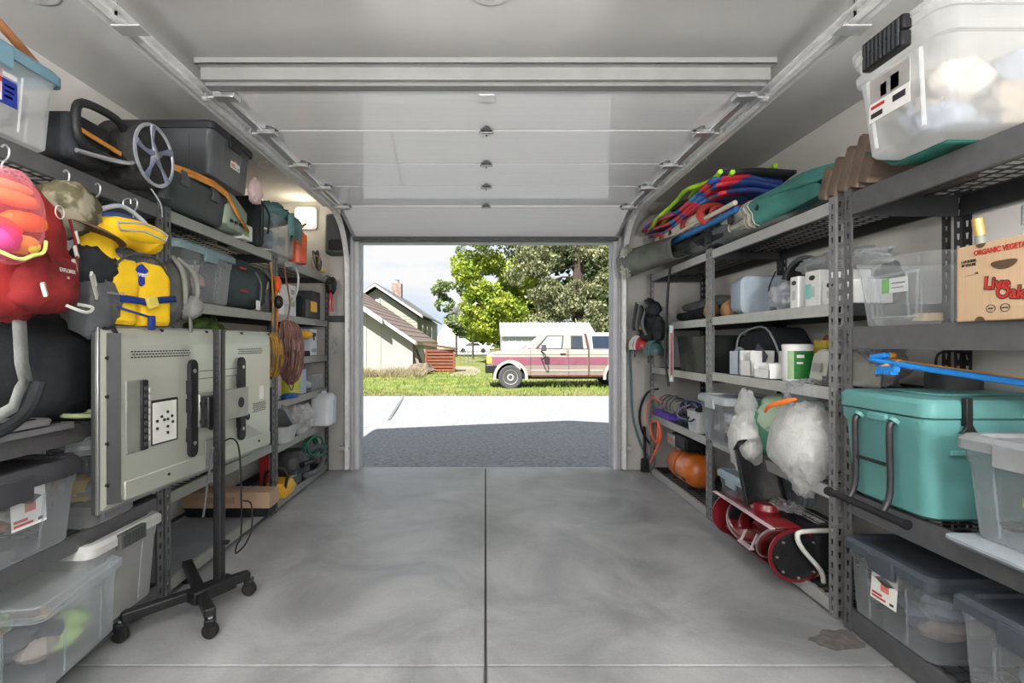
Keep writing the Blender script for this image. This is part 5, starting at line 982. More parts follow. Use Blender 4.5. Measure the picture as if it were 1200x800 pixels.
for k in range(2): MB().tube([(.0, .07, .16-.08*k), (.03, .10, .15-.08*k), (.02, .11, .13-.08*k)], .004, 6).build('ring', dgrey, t)
t = thing('cable_tangle', 'tangled dark and yellow charger leads on the top shelf under the wall box', 'cable', (-1.46, 4.42, 1.83), 0)
coil((0, 0, .09), .03, .085, 3, .006, dgrey, t, 'cable', 5, 'yz', jit=.05); coil((.02, -.1, .06), .12, .05, 2, .005, mat('lead_tan', (.35, .25, .12), .5), t, 'lead', 6, 'yz', jit=.06); MB().bx(-.02, .04, .02, .12, 0, .035).build('plug_block', mat('plug_yellow', (.6, .5, .2), .5), t, bevel=.005)
# --- hooks and hanging gear on the nearest unit
for k, (y_, l_) in enumerate(((1.50, 'steel hook holding the red backpack'), (1.72, 'steel hook between the red backpack and the camouflage hat'), (1.86, 'steel hook right of the camouflage hat'), (2.06, 'steel hook above the yellow life vest'))): hook(l_, -1.43, y_, 1.735)
t = thing('red_backpack', 'faded red hiking backpack with pale buckles hanging under the top left shelf', 'backpack', (-1.46, 1.535, 1.30), 6); t.scale = (.88, .86, .92)
MB().ball((0, -.02, .20), (.15, .20, .235), .10, 2.0, 3, 44, sq=.82).build('pack_body', redf, t, ang=180)
MB().at((.08, .02, .10), (0, -8, 0)).ball((0, 0, 0), (.10, .165, .11), .12, 2.2, 7, 32, sq=.8).build('front_pocket', mat('red_fabric2', (.21, .018, .02), .8, 0, .35, 9, bump=.5, bscale=18), t, ang=180)
MB().at((.04, .19, .12)).ball((0, 0, 0), (.07, .05, .12), .15, 3, 8, 24, sq=.85).build('side_pocket', redf, t, ang=180)
MB().tube([(.02, .06, .42), (-.02, .1, .455), (-.04, .13, .41)], .007, 6).build('haul_loop', black, t)
for a_, b_ in (((.148, -.10, .33), (.165, .0, .12)), ((.13, .13, .33), (.16, .12, .12))): MB().tube([a_, ((a_[0]+b_[0])/2+.012, (a_[1]+b_[1])/2, (a_[2]+b_[2])/2), b_], .005, 6).build('zip_piping', mat('red_dark', (.14, .01, .01), .7), t)
bk = mat('buckle_pale', (.50, .52, .46), .5)
for p_ in ((.145, .145, .27), (.155, .125, .215), (.16, .11, .165), (.20, -.10, .06), (.19, .17, .12)): MB().at(p_, (20, -10, 25)).bx(-.006, .006, -.012, .012, -.022, .022).build('buckle', bk, t, bevel=.003)
MB().at((.19, .17, .10), (50, 0, 20)).bx(-.004, .004, -.012, .012, -.06, .06).build('pale_strap', bk, t); MB().tube([(.17, .05, .02), (.20, .11, .0), (.19, .16, .02), (.15, .14, .03)], .006, 6).build('pale_strap', bk, t)
text('pack_lettering', 'EXPLORER', .018, bk, t, (.188, .03, .135), (84, 0, 92), bold=.0004); text('pack_lettering', '3.0', .012, bk, t, (.189, .03, .112), (84, 0, 92))
MB().at((.155, .04, .335), (0, 0, 0)).tube([(0, .022*math.cos(6.283*k/14), .022*math.sin(6.283*k/14)) for k in range(14)], .0022, 5, True).build('embroidered_badge', bk, t)
t = thing('net_toy_bag', 'pink and clear net bag of orange foam beach toys in front of the red backpack', 'toy bag', (-1.27, 1.33, 1.42), 0); t.scale = (.85, .85, .85)
for k, (p_, d_, c_) in enumerate((((.02, .06, .13), (.035, .07, .03), (.95, .25, .04)), ((.0, .0, .10), (.04, .06, .03), (.9, .12, .10)), ((.03, .01, .19), (.03, .09, .022), (.95, .40, .12)), ((.02, .0, .225), (.028, .08, .018), (.95, .45, .18)), ((.02, -.03, .06), (.045, .06, .04), (.75, .08, .30)), ((.02, .05, .055), (.04, .045, .03), (.85, .55, .10)), ((.0, -.04, .03), (.04, .05, .03), (.45, .08, .5)))):
    MB().ball(p_, d_, .1, 2, k, 18, sq=.8).build('foam_toy', mat('toy_%d' % k, c_, .6, 0, .1, 9), t)
MB().tube([(.05, -.06, .015), (.06, 0, .0), (.055, .05, .02), (.045, .10, .04), (.03, .125, .08)], .006, 6).build('lime_edge', mat('lime_edge', (.70, .80, .25), .5), t)
MB().ball((.01, .01, .14), (.075, .11, .15), .12, 2.5, 9, 26).build('net_body', clearmat('pink_net', (.95, .45, .52), .08, .12, .4), t, ang=180)
t = thing('camouflage_hat', 'camouflage cloth hat hanging between the red backpack and the yellow life vest', 'hat', (-1.44, 1.755, 1.56), 0)
cm_ = mat('camo', (.10, .09, .05), .85, 0, 0, 9, col2=(.30, .27, .20), contrast=(.47, .53), bump=.4, bscale=20)
MB().at((0, -.01, .10), (10, 15, 0)).ball((0, 0, 0), (.085, .11, .095), .14, 2.2, 5, 32).build('crown', cm_, t, ang=180); MB().at((.02, .05, .04), (-12, 12, 0)).lathe([(.085, .012), (.12, .0), (.125, -.004), (.085, .0)], n=28).build('brim', mat('camo_dark', (.12, .075, .05), .85, 0, .5, 14), t)
t = thing('stuff_sack', 'black and grey nylon stuff sack hanging below the camouflage hat', 'bag', (-1.42, 1.83, 1.25), 0)
MB().ball((0, 0, .10), (.085, .085, .125), .14, 2.4, 6, 32).build('sack_body', mat('sack_grey', (.07, .075, .08), .35, 0, .3, 8, bump=.4, bscale=18), t, ang=180); MB().ball((.0, 0, .22), (.07, .09, .09), .2, 2.4, 7, 26).build('sack_top', bfab, t, ang=180)
text('sack_lettering', 'outdoor 20', .017, grey, t, (.088, .0, .13), (84, 0, 85)); strapped(t, [(.05, .02, .03), (.07, .03, -.02), (.05, .04, -.06)], .02, bfab, 'webbing')
t = thing('life_vest', 'bright yellow life vest with blue webbing on a pale hanger', 'life vest', (-1.41, 1.99, 1.26), -10); t.scale = (1, 1.12, 1)
MB().tube([(-.01, -.14, .40), (-.01, -.07, .45), (-.01, 0, .475), (-.01, .08, .44), (-.01, .15, .38)], .009, 8).build('hanger_bar', mat('hanger_pale', (.42, .46, .52), .4), t); MB().tube([(-.01, 0, .47), (-.01, 0, .50), (-.01, .025, .515), (-.01, .03, .495)], .0025, 6).build('hanger_hook', galv, t)
MB().at((-.02, 0, .40)).ball((0, .0, 0), (.02, .11, .05), .1, 3, 1, 20).build('blue_lining', mat('lining_blue', (.04, .07, .20), .6), t)
# collar ring (horseshoe) and two front panels
cr = []
for k in range(15):
    a_ = R(-62+k*304/14); cr.append((.015, -.128*math.sin(a_)*1.0, .285-.085*math.cos(a_)))
MB().tube(cr, [.028]+[.056]*13+[.028], 14).build('collar', yellow, t)
MB().at((.03, .0, .375)).ball((0, 0, 0), (.055, .135, .045), .06, 2, 3, 26, sq=.8).build('neck_pad', yellow, t); MB().tube([(.075, -.10, .385), (.082, 0, .405), (.075, .11, .385), (.078, .10, .36), (.084, 0, .375), (.078, -.09, .36)], .005, 6, True).build('reflective_piping', mat('pipe_grey', (.40, .40, .33), .5), t)
for sy, w_ in ((-1, .062), (1, .070)): MB().at((.03, sy*.066, .125), (sy*2, 0, 0)).loft([(-.115, .035, w_*.95, .03), (-.10, .048, w_, .035), (.08, .05, w_+.004, .035), (.13, .04, w_*.9, .03)], 4).build('front_panel', yellow, t)
MB().tube([(.072, -.13, .20), (.082, -.07, .265), (.085, 0, .285), (.082, .07, .265), (.072, .13, .20)], .0045, 6).build('dark_seam', dgrey, t)
MB().at((.070, 0, .205)).prism([(-.052, 0), (0, .045), (.052, 0), (0, -.045)], -.004, .006, 'yz').build('blue_panel', inkb, t, bevel=.003); text('vest_lettering', 'vest', .026, white, t, (.078, .002, .207), (90, 0, 90), bold=.0006)
strapped(t, [(.085, -.135, .105), (.092, -.07, .105), (.092, 0, .10), (.092, .07, .115), (.085, .14, .125)], .026, navy, 'webbing_belt'); strapped(t, [(.086, -.12, .075), (.094, .0, .045), (.094, .03, .035)], .008, navy, 'thin_webbing')
MB().at((.098, .02, .10), (20, 0, 0)).bx(-.008, .008, -.022, .022, -.022, .022).build('buckle', mat('buckle_yellow', (.62, .50, .10), .5), t, bevel=.004); MB().at((.096, .02, .02)).bx(-.008, .008, -.012, .012, -.028, .028).build('clip', navy, t, bevel=.004)
t = thing('grey_daypack', 'grey and black daypack with pale shoulder straps hanging right of the life vest', 'backpack', (-1.40, 2.28, 1.32), 0); t.scale = (.8, .85, .9)
MB().ball((0, 0, .13), (.08, .10, .15), .14, 2.3, 13, 34).build('pack_body', mat('pack_grey', (.10, .105, .10), .8, 0, .3, 6, bump=.4), t, ang=180)
for k in (-1, 1): MB().tube([(.03, k*.02-.04, .29), (.08, k*.05, .22), (.10, k*.055, .12), (.085, k*.04, .06)], [.01, .014, .014, .008], 8).build('shoulder_strap', mat('strap_grey', (.22, .225, .21), .8), t)
MB().at((.05, .06, .05)).ball((0, 0, 0), (.07, .08, .065), .15, 3, 14, 26).build('pouch', mat('pouch_grey', (.26, .265, .25), .75, 0, .2, 8, bump=.3), t, ang=180); strapped(t, [(.08, .02, .0), (.085, .02, -.06), (.08, .02, -.13)], .03, mat('strap_grey', None), 'webbing')
t = thing('dark_duffel', 'big black padded bag with hanging webbing at the back of the left nearest shelf', 'bag', (-1.74, 1.90, .902), 0)
MB().ball((0, 0, .20), (.22, .36, .22), .08, 2, 15, 36, flat=.9, sq=.8).build('bag_body', bfab, t, ang=180); strapped(t, [(.21, .05, .42), (.24, .06, .3), (.24, .06, .12)], .03, black_m, 'webbing'); strapped(t, [(.21, .20, .40), (.24, .2, .3), (.235, .2, .14)], .03, black_m, 'webbing')
t = thing('hanging_strap', 'pale grey webbing harness looping down below the red backpack', 'strap', (-1.43, 1.565, 1.28), 0)
gw = mat('webbing_grey', (.25, .26, .255), .85, 0, .15, 15, bump=.3)
strapped(t, [(0, -.01, .03), (.005, -.01, -.06), (.0, .0, -.14), (.01, .005, -.20)], .045, gw, 'webbing'); strapped(t, [(.01, .005, -.19), (.03, -.04, -.22), (.03, -.06, -.27), (.02, -.12, -.30)], .035, gw, 'webbing'); MB().tube([(.02, .04, -.20), (.0, .02, -.29), (-.02, -.05, -.345), (-.03, -.12, -.35)], .018, 8).build('padded_loop', bfab, t)
# shelf .90: flat electronics and a racket
t = thing('laptop', 'closed silver laptop on top of the flat stack on the left shelf', 'laptop', (-1.60, 1.50, .928), 0)
MB().loft([(0, .15, .20, .02), (.016, .155, .205, .02), (.022, .15, .20, .02)]).build('laptop_body', mat('laptop_silver', (.34, .34, .35), .35, .4), t); MB().bx(.10, .13, -.14, .16, .022, .026).build('hinge_strip', black, t)
for k in range(4): MB().lathe([(.010, .022), (.010, .03)], (.115, -.10+.07*k, 0), 10).build('foot_pad', black, t)
t = thing('keyboard', 'dark keyboard with pale rim under the silver laptop', 'keyboard', (-1.585, 1.57, .9015), 0); MB().loft([(0, .13, .24, .02), (.02, .13, .24, .02)]).build('case', mat('kb_grey', (.16, .16, .17), .5), t)
for r_ in range(4):
    for c_ in range(13): MB().bx(-.1+r_*.05, -.058+r_*.05, -.22+c_*.034, -.192+c_*.034, .02, .0245).build('key', black, t, smooth=False)
t = thing('racket', 'pale oval racket head behind the laptop on the left shelf', 'racket', (-1.52, 1.955, .905), 0); MB().tube([(.10*math.cos(6.283*k/22), .075*math.sin(6.283*k/22), .025) for k in range(22)], .009, 8, True).build('hoop', mat('racket_green', (.35, .40, .22), .4), t)
sm = MB()
for k in range(7): sm.tube([(-.09+.03*k, -.065*math.sqrt(max(0, 1-((k-3)/3.4)**2)), .025), (-.09+.03*k, .065*math.sqrt(max(0, 1-((k-3)/3.4)**2)), .025)], .0012, 4)
tag(sm.build('strings', white, t), kind='stuff'); MB().tube([(-.1, 0, .02), (-.22, 0, .014)], .014, 8).build('handle', black, t)
# shelf .505 bins
t = tote('clear tote with a heavy dark grey lid and graduation-cap sticker on the lower left shelf', (-1.655, 1.555, .51), .42, .56, .29, .88, milkyd, mat('lid_charcoal', (.045, .045, .05), .4), latches=('x',), lidh=.045)
label_card(t, (.188, .075, .165), (87, 0, 90), .125, .125, 0)
stuffing('grey and red papers inside the charcoal-lidded tote', (-1.655, 1.555, .53), (.32, .44, .19), ((.25, .25, .26), (.4, .12, .08), (.5, .5, .48)), 23)
t = tote('clear lidded bin with dark contents squeezed behind the television edge', (-1.635, 2.01, .51), .36, .28, .34, .92, clear, clear, latches=())
stuffing('dark blue and yellow things inside the bin behind the television edge', (-1.635, 2.01, .53), (.29, .22, .24), ((.06, .07, .10), (.16, .17, .2), (.4, .3, .1)), 24)
# bottom totes
t = tote('white-lidded clear bin with a dark ribbed latch on the bottom left shelf by the post', (-1.66, 2.055, .105), .44, .42, .35, .88, milky, mat('lid_white', (.50, .51, .50), .4), latches=())
l_ = MB().bx(.215, .24, -.075, .075, .285, .345).build('latch', mat('latch_grey', (.09, .09, .085), .5), t, bevel=.006)
for k in range(8): MB().bx(.24, .244, -.066+k*.0175, -.058+k*.0175, .29, .34).build('latch_rib', dgrey, l_, smooth=False)
stuffing('olive and grey clothes inside the white-lidded bin', (-1.66, 2.055, .13), (.34, .32, .22), ((.3, .3, .24), (.42, .42, .4)), 25)
t = tote('wide frosted tote with a clear lid sticking out of the bottom left shelf', (-1.60, 1.735, .105), .44, .43, .275, .93, milkyd, milkyd, rz=7, latches=(), lidh=.02)
stuffing('bottles, bread and dark packets inside the wide frosted tote', (-1.60, 1.735, .125), (.38, .37, .17), ((.5, .36, .2), (.35, .5, .2), (.06, .06, .07), (.3, .25, .22)), 26, rz=7)
t = tote('frosted tote cut off by the bottom left corner of the picture', (-1.545, 1.195, .10), .44, .40, .34, .9, milkyd, milkyd, latches=(), lidh=.02)
stuffing('pale things inside the corner tote', (-1.545, 1.195, .12), (.36, .32, .22), ((.5, .45, .4), (.3, .3, .3)), 27)
# ================================================================== television and its stand
t = thing('television', 'large flat television seen from its silver-grey back, mounted on the black rolling stand', 'television', (-1.33, 2.41, .587), 85.7)
W2, TH = .61, .68; tvm = mat('tv_back', (.50, .52, .45), .34, .5, .05, 1.2); tvd = mat('tv_edge', (.05, .052, .055), .4, .3)
MB().bx(-W2, W2, .008, .028, 0, TH).build('screen_frame', tvd, t, bevel=.004); MB().bx(-W2+.012, W2-.012, .026, .0295, .012, TH-.012).build('screen', mat('screen_black', (.008, .008, .01), .12), t)
MB().bx(-W2, W2, .0, .012, 0, TH).build('rim_bezel', mat('tv_rim', (.30, .30, .29), .3, .7), t, bevel=.003)
def ring(x0, x1, z0, z1, y): return [(x0, y, z0), (x1, y, z0), (x1, y, z1), (x0, y, z1)]
bd = MB(); rs_ = [ring(-W2+.01, W2-.01, .01, TH-.01, 0), ring(-W2+.025, W2-.02, .02, TH-.018, -.006), ring(-W2+.075, W2-.055, .05, TH-.07, -.03), ring(-W2+.09, W2-.065, .06, TH-.085, -.034)]
vs = sum(rs_, []); fs = [(i*4+j, i*4+(j+1) % 4, (i+1)*4+(j+1) % 4, (i+1)*4+j) for i in range(3) for j in range(4)]+[(12, 13, 14, 15)]
bd.add(vs, fs).build('back_panel', tvm, t, bevel=.006)
MB().prism([(-.0, 0), (.034, -.026), (.034, -.030), (0, -.004)], .03, TH-.03, 'xy').at().build('bevel_shade', tvd, t, smooth=False).location = (-W2+.028, -.006, 0)  # dark strip paints the dark reflection on the near bevel
MB().prism([(-W2+.08, .10), (W2-.06, .10), (W2-.06, .03), (-W2+.08, .03)], -.037, -.02, 'xz').build('lower_cover', tvm, t, bevel=.003)
MB().at((-W2+.14, -.034, .335)).prism([(-.055, -.14), (.055, -.14), (.055, .14), (-.055, .14)], -.0015, .01, 'xz').build('recess', mat('tv_recess', (.26, .27, .24), .4, .4), t, bevel=.008)
MB().bx(-W2+.155, -W2+.19, -.044, -.03, .20, .47).build('port_strip', black, t, bevel=.004)
for k in range(9): MB().bx(-W2+.165, -W2+.18, -.047, -.043, .215+k*.027, .23+k*.027).build('port', dgrey, t)
for k in range(8): MB().bx(-W2+.197, -W2+.207, -.036, -.033, .23+k*.027, .248+k*.027).build('port_label', white, t, smooth=False)
MB().bx(-W2+.215, -W2+.365, -.0375, -.033, .205, .385).build('port_panel_edge', black, t); pp = MB().bx(-W2+.217, -W2+.357, -.039, -.033, .210, .375).build('port_panel', mat('tv_white', (.62, .62, .58), .4), t, bevel=.002)
for x_, z_ in ((.24, .30), (.24, .27), (.265, .315), (.28, .30), (.30, .33), (.30, .30), (.30, .27), (.30, .245), (.325, .31), (.33, .285)): MB().lathe([(.006, -.043), (.006, -.038)], (-W2+x_, 0, z_), 10, 'y').build('socket', black, pp)
def vents(x0, x1, z, rows, cols, w=.010, h=.0045):
    for r_ in range(rows):
        for c_ in range(cols):
            xx = x0+(x1-x0)*(c_+.5*(r_ % 2))/cols; MB().bx(xx, xx+w, -.0355, -.0338, z+r_*.011, z+r_*.011+h).build('vent_slot', black, t, smooth=False)
vents(-W2+.11, -W2+.45, .557, 3, 20); vents(.22, .46, .557, 3, 14); vents(-.02, .13, .235, 5, 9); vents(.36, .50, .235, 5, 8)
for x_ in (-.155, .235):
    MB().at((x_, -.042, .325)).loft([(-.001, .001, .001, .001)]) if 0 else None
    mb = MB(); mb.prism([(x_+.028*math.cos(R(a_))*1.0, .325+sgn*.185+.028*math.sin(R(a_))*1.1) for sgn, rng in ((1, range(0, 181, 20)), (-1, range(180, 361, 20))) for a_ in rng], -.052, -.034, 'xz'); mb.build('mount_rail', black, t, bevel=.003)
    for z_ in (.17, .49): MB().lathe([(.009, -.056), (.009, -.05)], (x_, 0, z_), 12, 'y').build('bolt', galv, t)
    for z_ in (.42, .34, .21): MB().bx(x_-.034, x_-.026, -.06, -.035, z_-.03, z_+.03).build('rail_tab', black, t)
mp_ = MB().bx(-.135, .27, -.062, -.052, .235, .385).build('mount_plate', mat('plate_silver', (.33, .33, .31), .35, .6), t, bevel=.003)
for x_ in (-.06, .20): MB().lathe([(.027, -.0635), (.027, -.061)], (x_, 0, .31), 24, 'y').build('plate_hole', black, mp_)
for x_, y_ in ((-.03, .10), (.28, .09)): MB().lathe([(.018, -.038), (.018, -.033)], (x_+.02 if x_ < 0 else x_+.03, 0, .22), 16, 'y').build('round_port', black, t)
for z_ in (.45, .485): MB().beam((-.10, -.0345, z_), (.22, -.0345, z_), .001, .003).build('groove', dgrey, t)
MB().bx(.425, .475, -.0355, -.033, .30, .375).build('white_label', paper, t)
for x_ in (-.59, -.3, .0, .3, .585): MB().lathe([(.006, -.012), (.006, .0)], (x_, 0, TH-.014), 10, 'y').build('screw', black, t)
for z_ in (.1, .25, .42, .56): MB().lathe([(.007, -.014), (.007, .0)], (-W2+.03, 0, z_), 10, 'y').build('screw', black, t)
for z_ in (.07, .14): MB().lathe([(.013, -.02), (.018, -.016), (.02, -.005)], (-W2+.055, 0, z_), 18, 'y').build('screw_boss', tvd, t)
for x_ in (-.3, .02, .42): MB().lathe([(.006, -.041), (.006, -.037)], (x_, 0, .07), 10, 'y').build('screw', black, t)
MB().bx(-.06, .08, -.041, -.036, .04, .16).build('stand_bracket', mat('plate_silver', None), t, bevel=.002)
t = thing('television_stand', 'black tubular rolling stand with a tall post behind the television', 'stand', (-1.222, 2.33, 0), 0)
sb = mat('stand_black', (.018, .018, .02), .35, .2, .1, 10)
MB().loft([(.10, .02, .022, .008), (1.255, .02, .022, .008)]).build('post', sb, t); MB().loft([(1.25, .022, .024, .008), (1.262, .022, .024, .008)]).build('post_cap', sb, t)
for k in range(20): MB().bx(-.006, .006, -.0235, -.021, .62+k*.03, .63+k*.03).build('adjustment_hole', black_m, t, smooth=False)
MB().bx(-.06, -.02, -.05, .05, .82, .96).build('mount_head', sb, t, bevel=.005)
for z_ in (.85, .93): MB().tube([(-.04, -.07, z_), (-.04, .07, z_)], .012, 10).build('pivot_bolt', sb, t)
legs = [((-.245, -.29), (.095, .09)), ((-.27, .21), (.10, -.26))]
for (a_, b_) in legs:
    MB().beam((a_[0], a_[1], .098), (b_[0], b_[1], .098), .045, .04).build('leg', sb, t, bevel=.006)
    for p_ in (a_, b_):
        c_ = MB().lathe([(.0, -.016), (.028, -.016), (.031, -.012), (.031, .012), (.028, .016), (0, .016)], (p_[0], p_[1], .031), 22, 'y').build('caster_wheel', rubber, t)
        MB().at((p_[0], p_[1], .05), (0, 0, 20)).bx(-.022, .02, -.022, .022, .0, .03).build('caster_fork', black, c_, bevel=.006); MB().lathe([(.01, .07), (.01, .085)], (p_[0], p_[1], 0), 10).build('caster_stem', galvd, c_)
MB().beam((-.055, -.14, .10), (.045, .03, .10), .075, .055).build('hub_bracket', sb, t, bevel=.006)
MB().bx(.018, .045, -.012, .012, .28, .295).build('cable_clip', black, t, bevel=.003)
solo('power_cable', MB().tube([(-.02, -.03, .02), (.02, -.05, .05), (.05, -.02, .06), (.06, .02, .0), (.055, .05, -.2), (.04, .08, -.42), (.03, .06, -.46), (.05, .01, -.48), (.09, .02, -.44), (.10, .06, -.38), (.08, .10, -.28), (.06, .06, -.25)], .004, 6), black, 'thin black power cable looping down the television stand post', 'cable', (-1.215, 2.36, .70))
solo('signal_cable', MB().tube([(-.02, -.05, .02), (-.01, -.08, .01), (-.015, -.11, -.12), (-.02, -.13, -.24), (-.02, -.14, -.26)], .005, 6), dgrey, 'short grey cable dangling from the mount left of the stand post', 'cable', (-1.20, 2.33, .71))
# ================================================================== LEFT middle unit
t = tote('clear tote with a muted teal lid and yarn-like contents on the second left shelf', (-1.655, 2.675, 1.415), .41, .56, .285, .88, clear, mat('lid_teal_grey', (.16, .24, .25), .4), latches=('x',))
stuffing('pink, tan and blue craft things inside the teal-lidded tote', (-1.655, 2.675, 1.435), (.32, .44, .21), ((.55, .36, .28), (.6, .45, .4), (.10, .14, .24), (.5, .3, .28)), 28, n=14)
t = thing('duffel_bag', 'dark slate duffel bag with side grab straps on the second left shelf', 'bag', (-1.64, 3.30, 1.415), 0)
MB().ball((0, 0, .155), (.17, .24, .165), .10, 2, 31, 40, flat=.9, sq=.75).build('bag_body', mat('duffel_slate', (.045, .06, .065), .7, 0, .25, 6, bump=.45, bscale=16), t, ang=180)
MB().tube([(.165, -.05, .24), (.18, .0, .17), (.175, .0, .05)], .008, 6).build('grab_strap', gfab, t); MB().tube([(.15, .10, .28), (.18, .19, .2), (.16, .20, .08)], .010, 6).build('grab_strap', gfab, t)
MB().at((.17, -.02, .03)).bx(-.004, .006, -.02, .02, -.03, .03).build('white_tag', paper, t); MB().at((.155, -.16, .1)).bx(-.004, .006, -.06, .02, 0, .01).build('red_seam', inkr, t); MB().at((.145, -.16, .24)).bx(-.004, .006, -.05, .02, 0, .01).build('red_seam', inkr, t)
t = thing('green_mesh_bag', 'olive green mesh bag just above the television top', 'bag', (-1.66, 3.02, .952), 0); MB().ball((0, 0, .19), (.15, .24, .20), .3, 3, 41, 34, flat=.9).build('bag_body', mat('olive_mesh', (.08, .13, .03), .8, 0, .6, 18, bump=.5), t, ang=180)
bag('dark bag behind the television beside the green mesh bag', (-1.70, 2.60, .952), (.16, .15, .14), bfab, 42, name='dark_bag', flat=.9)
solo('gap_filler', MB().loft([(0, .26, .07, .01), (.055, .27, .075, .01)]), black, 'added black tray filling the dark gap under the flat cardboard box', 'tray', (-1.655, 3.31, .092))  # made-up filler, black to stand for the dark gap under the box
box('flat cardboard box on the bottom left shelf under the television', (-1.655, 3.31, .148), .56, .15, .10, mat('card_dark', (.36, .25, .17), .85, 0, .1, 6), marks=(('printed_panel', .25, .6, .3, .7, mat('card_print', (.28, .18, .12), .85), 'y-'),))
box('small brown cardboard offcut on the floor-level left shelf near the post', (-1.515, 3.47, .085), .05, .14, .03, card, name='card_offcut')
t = thing('chainsaw', 'yellow electric chainsaw with black bar on the bottom left shelf by the post', 'chainsaw', (-1.50, 3.72, .08), 0)
yp = mat('tool_yellow', (.70, .38, .02), .4, 0, .12, 14)
MB().at((.0, -.02, .02)).loft([(0, .07, .11, .03), (.05, .08, .13, .035), (.10, .06, .10, .03)]).build('motor_housing', yp, t); MB().tube([(0, -.13, .08), (0, -.15, .17), (0, -.05, .21), (0, .07, .17), (0, .09, .10)], .013, 8).build('top_handle', black, t); MB().tube([(.06, -.09, .06), (.08, -.10, .2), (-.06, -.10, .2), (-.08, -.09, .06)], .011, 8).build('front_handle', black, t)
MB().at((.03, .24, .06)).bx(-.004, .004, -.16, .08, -.03, .03).build('guide_bar', dgrey, t, bevel=.002)
# cords hanging at the post
t = thing('brown_extension_cord', 'brown extension cord coiled in a long hank hanging from the left shelves', 'extension cord', (-1.355, 3.47, 1.18), 0)
bm_ = mat('cord_brown', (.17, .08, .07), .5, 0, .2, 20)
for k in range(9): coil((.004*(k-4), .006*(k-4), -.006*k), .018+.008*k, .175+.005*k, 3, .0052, bm_, t, 'cord_loop', 20+k, 'xz', jit=.035)
MB().tube([(.0, 0, .18), (.01, .02, .30), (.0, -.02, .45), (-.02, 0, .56)], .006, 6).build('cord_tail', bm_, t); MB().tube([(.0, .03, .17), (.02, .10, .08), (.02, .11, -.1), (.02, .04, -.30), (.02, -.03, -.24), (.03, .0, -.17)], .005, 6).build('cord_tail', bm_, t)
t = thing('yellow_extension_cord', 'yellow and orange extension cord hanging behind the brown cord', 'extension cord', (-1.435, 3.42, 1.17), 0)
for k in range(6): coil((.0, .005*k, -.05), .015+.009*k, .12+.006*k, 3, .0048, mat('cord_yellow', (.40, .24, .05), .5, 0, .2, 20), t, 'cord_loop', 30+k, 'xz', jit=.04)
MB().tube([(0, 0, .15), (-.01, .03, .35), (-.02, .02, .58)], .006, 6).build('cord_tail', mat('cord_yellow', None), t); MB().tube([(.01, .05, .12), (0, .08, .30), (-.02, .07, .5)], .007, 6).build('orange_tail', orange, t)
t = thing('hanging_clamp', 'black round clamp hung above the cords on the left shelving', 'clamp', (-1.41, 3.46, 1.48), 0); MB().ball((0, 0, 0), (.03, .03, .045), .1, 3, 2, 18).build('clamp_body', black, t); MB().at((.0, -.01, .12)).ball((0, 0, 0), (.02, .025, .055), .3, 3, 4, 16).build('orange_grip', mat('grip_orange', (.70, .10, .02), .5), t)
t = thing('white_cable_loop', 'white cable loop hanging from the top shelf right of the brown cord', 'cable', (-1.44, 3.80, 1.60), 0); MB().tube([(0, -.10, -.12), (0, .0, -.08), (0, .09, .02), (0, .10, .12), (0, .04, .17), (0, -.04, .18)], .008, 8).build('cable', mat('cable_white', (.5, .52, .52), .4), t); MB().at((0, -.06, .175)).bx(-.03, .03, -.04, .04, -.02, .02).build('plug', grey, t, bevel=.006)
# ================================================================== LEFT far unit
zz = 1.412
t = thing('detergent_bottle', 'white rounded plastic bottle beside the cords on the second shelf', 'bottle', (-1.57, 3.80, zz)); MB().loft([(0, .05, .06, .03), (.18, .05, .065, .03), (.22, .02, .03, .015), (.25, .02, .03, .015)]).build('bottle_body', white, t); MB().loft([(.25, .024, .03, .012), (.28, .022, .028, .012)]).build('cap', mat('cap_grey', (.35, .36, .36), .5), t)
box('white printed box standing right of the white bottle on the second shelf', (-1.57, 3.98, zz), .12, .13, .24, whitecard, marks=(('printed_patch', .15, .8, .3, .6, mat('print_olive', (.35, .36, .25), .7), 'x+'), ('printed_patch', .2, .7, .7, .85, mat('print_grey', None), 'x+')))
t = thing('tool_case', 'black and orange-yellow power tool case on the second shelf near the wall', 'tool case', (-1.57, 4.26, zz)); MB().loft([(0, .10, .14, .02), (.12, .11, .15, .02), (.15, .10, .14, .02)]).build('case_body', black, t, ang=30); MB().bx(.105, .118, -.02, .12, .05, .14).build('yellow_panel', yp, t, bevel=.004); MB().tube([(.0, -.06, .15), (.0, -.04, .19), (.0, .04, .19), (.0, .06, .15)], .008, 8).build('handle', black, t)
box('dark grey box against the wall end of the second shelf', (-1.62, 4.56, zz), .20, .22, .25, dgrey)
t = thing('hanging_pliers', 'black and red handled cutters hanging off the shelf end', 'cutters', (-1.40, 4.60, 1.70)); MB().ball((0, 0, .02), (.05, .06, .08), .3, 3, 3, 20).build('cutter_head', black, t)
for s_ in (-1, 1): MB().tube([(0, s_*.01, -.04), (0, s_*.035, -.10), (0, s_*.03, -.21)], .013, 8).build('red_handle', red, t)
zz = 1.092
def drill(label, y, rz=0):
    t = thing('cordless_drill', label, 'drill', (-1.52, y, zz), rz, 'cordless drills on the left shelves')
    MB().lathe([(.028, -.06), (.034, -.04), (.034, .06), (.02, .09)], (0, 0, .18), 18, 'x').build('drill_body', yp, t); MB().lathe([(.022, .09), (.016, .13)], (0, 0, .18), 14, 'x').build('chuck', black, t)
    MB().at((-.01, 0, .02), (0, -12, 0)).bx(-.02, .02, -.017, .017, 0, .15).build('grip', black, t, bevel=.006); MB().bx(-.05, .05, -.035, .035, 0, .045).build('battery', black, t, bevel=.006); return t
